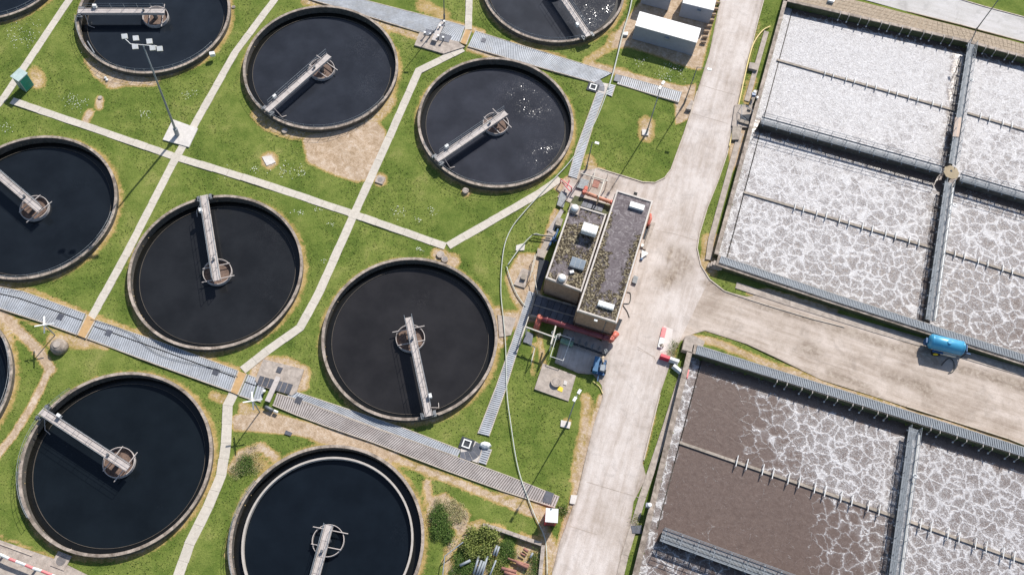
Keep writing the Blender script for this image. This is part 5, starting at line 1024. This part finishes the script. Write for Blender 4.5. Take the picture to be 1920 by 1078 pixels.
def bush(pts, hgt, n, size, m, label, name='shrub', cat='shrub', long=1.0):
    n = int(n*2.2); size *= .62; hgt *= .8
    P = [G(*p) for p in pts]; c = sum(P, Vector())/len(P); e_ = empty(name, (c.x, c.y, 0), label, cat); mb = MB(); st_ = MB()
    k = 0; PP = [(p.x, p.y) for p in P]; x0, x1 = min(p[0] for p in PP), max(p[0] for p in PP); y0, y1 = min(p[1] for p in PP), max(p[1] for p in PP)
    lobes = [(random.uniform(x0, x1), random.uniform(y0, y1), random.uniform(.3, .85)) for _ in range(26)]
    while k < n:
        lx, ly, lr = random.choice(lobes); th_ = random.uniform(0, 2*math.pi); ph = math.acos(random.uniform(0, 1)); rr_ = lr*(random.random()**.35)*random.choice((1, 1, 1, 1.35))
        x = lx+rr_*math.sin(ph)*math.cos(th_); y = ly+rr_*math.sin(ph)*math.sin(th_)
        if not inside(np.array([lx]), np.array([ly]), PP)[0]: k += 0; lobes[lobes.index((lx, ly, lr))] = (random.uniform(x0, x1), random.uniform(y0, y1), lr); continue
        z = hgt*(.25+.75*rr_/lr*math.cos(ph))*lr; k += 1
        a = Vector((random.gauss(0, 1), random.gauss(0, 1), random.gauss(0, .6))).normalized()*size*random.uniform(.6, 1.3)*long; b = a.orthogonal().normalized()*size*.45; b.rotate(Matrix.Rotation(random.uniform(0, 6.28), 3, a))
        p = Vector((x, y, max(.04, z)))-c; mb.add([p, p+a*.5+b, p+a, p+a*.5-b], [(0, 1, 2, 3)])
    me_ = bpy.data.meshes.new('foliage'); me_.from_pydata(mb.v, [], mb.f); me_.materials.append(m); o = bpy.data.objects.new('foliage', me_); C.objects.link(o); o.parent = e_
    for lx, ly, lr in lobes: st_.tube([(lx-c.x, ly-c.y, -.05), (lx-c.x, ly-c.y, hgt*.6*lr)], .04, 5)
    st_.build('stems', wood_m, e_, stuff=True)
bush([(812, 955), (830, 950), (845, 990), (845, 1022), (822, 1020), (808, 990)], 1.1, 3500, .16, leaf_dk, 'dark green bramble mound beside the bottom centre tank')
bush([(868, 1000), (925, 990), (932, 1020), (915, 1045), (875, 1040)], 1.5, 4500, .22, leaf_lt, 'yellow green willow bush in the overgrown plot', long=1.3)
bush([(815, 930), (850, 930), (875, 965), (860, 990), (835, 975)], .6, 2500, .13, leaf_p, 'pale heap of cut stems by the bottom centre tank', 'cut_stems', 'brush heap')
bush([(935, 1020), (965, 1015), (962, 1045), (938, 1052)], .8, 2200, .14, leaf_dk, 'leafy green plants among the clay pipes'); bush([(845, 1045), (885, 1040), (880, 1085), (845, 1085)], .8, 2500, .14, leaf_dk, 'dark weeds around the grey pipes'); bush([(920, 1050), (945, 1045), (940, 1085), (918, 1085)], .7, 1800, .14, leaf_lt, 'light green weeds between the pipes')
bush([(1000, 1030), (1010, 1030), (1008, 1085), (985, 1080)], .6, 1300, .12, leaf_dk, 'weeds inside the right wall of the plot'); bush([(446, 862), (468, 855), (470, 885), (450, 888)], .6, 1500, .13, leaf_dk, 'small green weed clump on the mound beside the lower footpath')
bush([(455, 840), (480, 835), (500, 860), (480, 885), (440, 895), (436, 870)], .45, 1500, .12, leaf_p, 'pale dry brush heap beside the lower footpath', 'cut_stems', 'brush heap'); bush([(1190, 970), (1200, 965), (1196, 985), (1187, 985)], .4, 350, .12, leaf_lt, 'small weed patch beside the dark grating cover')
bush([(1255, 645), (1272, 640), (1270, 680), (1258, 690)], .35, 700, .12, leaf_lt, 'weeds on the verge behind the red and white barrier'); bush([(1050, 945), (1062, 948), (1060, 962), (1046, 960)], .5, 500, .13, leaf_dk, 'small weed clump beside the red box')
# grass tufts and daisies, as joined geometry on the lawns
PATHS = [[(-20, 215), (8, 182), (130, 0)], [(22, 189), (322, 292), (655, 399), (835, 462)], [(170, 598), (322, 311), (530, -20)], [(455, 694), (563, 614), (660, 410), (785, 133), (868, 92)], [(840, 461), (1050, 335)], [(878, 56), (880, -30)], [(438, 738), (424, 830), (390, 950), (332, 1085)]]
COV = [[(-30, 532), (160, 588), (300, 641), (445, 694), (548, 732), (680, 776), (864, 843), (1049, 931), (1041, 951), (830, 879), (610, 798), (431, 733), (143, 627), (-30, 568)], [(520, -20), (678, -20), (872, 49), (1148, 137), (1279, 173), (1273, 192), (1113, 155), (960, 112), (861, 80), (784, 60)], [(1119, 173), (1134, 176), (1082, 335), (1066, 330)], [(991, 545), (1003, 549), (917, 817), (896, 812)],
       [(494, 673), (570, 692), (556, 735), (478, 712)], [(1018, 681), (1080, 704), (1066, 752), (1002, 729)], [(324, 224), (371, 241), (354, 276), (305, 262)], [(1040, 380), (1240, 340), (1180, 660), (990, 610)], [(866, 815), (912, 830), (900, 875), (858, 858)], [(777, 60), (870, 60), (870, 100), (777, 90)], [(1190, 0), (1345, 0), (1306, 120), (1180, 80)]]
def lawn_points(n, smax):
    x = rng.uniform(-88, 45, n); y = rng.uniform(4, 118, n); a, b = px_of(x, y); ok = (a > -30) & (a < 1460) & (b > -30) & (b < 1100)
    x, y, a, b = x[ok], y[ok], a[ok], b[ok]; ok = soil_value(a, b, x, y) < smax; ok &= sdf_blocks(x, y) > .9; ok &= ~inside(a, b, ROAD)
    for p in PATHS: ok &= seg_dist(a, b, p) > 10
    for p in COV: ok &= ~inside(a, b, p)
    ok &= ~((a > 1120) & (b > 590) & (a < 1130)); ok &= ~inside(a, b, [(0, 1005), (110, 1050), (170, 1080), (0, 1100)])
    return x[ok], y[ok]
x, y = lawn_points(200000, .33); n = len(x)
th_ = rng.uniform(0, 6.283, n); s = rng.uniform(.10, .24, n); h = rng.uniform(.02, .085, n); ln = rng.uniform(-.12, .12, (n, 2))
base = -.05
v0 = np.stack([x-np.cos(th_)*s*.5, y-np.sin(th_)*s*.5, np.full(n, base)], 1); v1 = np.stack([x+np.cos(th_)*s*.5, y+np.sin(th_)*s*.5, np.full(n, base)], 1); v2 = np.stack([x+ln[:, 0], y+ln[:, 1], base+h+.02], 1)
V = np.stack([v0, v1, v2], 1).reshape(-1, 3); me = bpy.data.meshes.new('grass_tufts'); me.vertices.add(n*3); me.vertices.foreach_set('co', V.ravel()); me.loops.add(n*3); me.loops.foreach_set('vertex_index', np.arange(n*3)); me.polygons.add(n); me.polygons.foreach_set('loop_start', np.arange(n)*3); me.polygons.foreach_set('loop_total', np.full(n, 3)); me.update(); me.validate(); me.materials.append(tuft_m)
o = bpy.data.objects.new('grass_tufts', me); C.objects.link(o); o['kind'] = 'stuff'; tag(o, 'short uneven grass growing between the tanks and paths', 'grass')
CL = [(50, 60, 35), (40, 75, 25), (130, 190, 18), (150, 195, 20), (270, 212, 12), (355, 178, 14), (530, 318, 22), (480, 318, 10), (345, 255, 8), (620, 420, 8), (745, 397, 16), (812, 395, 12), (785, 412, 8), (600, 390, 10), (565, 325, 14), (1270, 135, 22), (1255, 125, 16), (1240, 145, 20), (1200, 120, 14), (980, 20, 10), (1145, 80, 6), (610, 490, 6), (785, 468, 10), (560, 400, 10), (180, 100, 20), (10, 240, 14), (420, 320, 20)]
mb = MB()
for cx_, cy_, r_ in CL:
    for _ in range(int(r_*1.6)):
        a, b = random.gauss(cx_, r_*.5), random.gauss(cy_, r_*.35); p = G(a, b); X1, Y1 = np.array([p.x]), np.array([p.y])
        if sdf_blocks(X1, Y1)[0] < .8 or any(seg_dist(np.array([a]), np.array([b]), q_)[0] < 9 for q_ in PATHS): continue
        s = random.uniform(.025, .06); t_ = random.uniform(0, 1.5); mb.add([(p.x+s*math.cos(t_+k*1.5708), p.y+s*math.sin(t_+k*1.5708), .10) for k in range(4)], [(0, 1, 2, 3)])
o = mb.build('daisies', daisy_m, stuff=True); tag(o, 'clusters of tiny white daisies in the lawns', 'flowers')
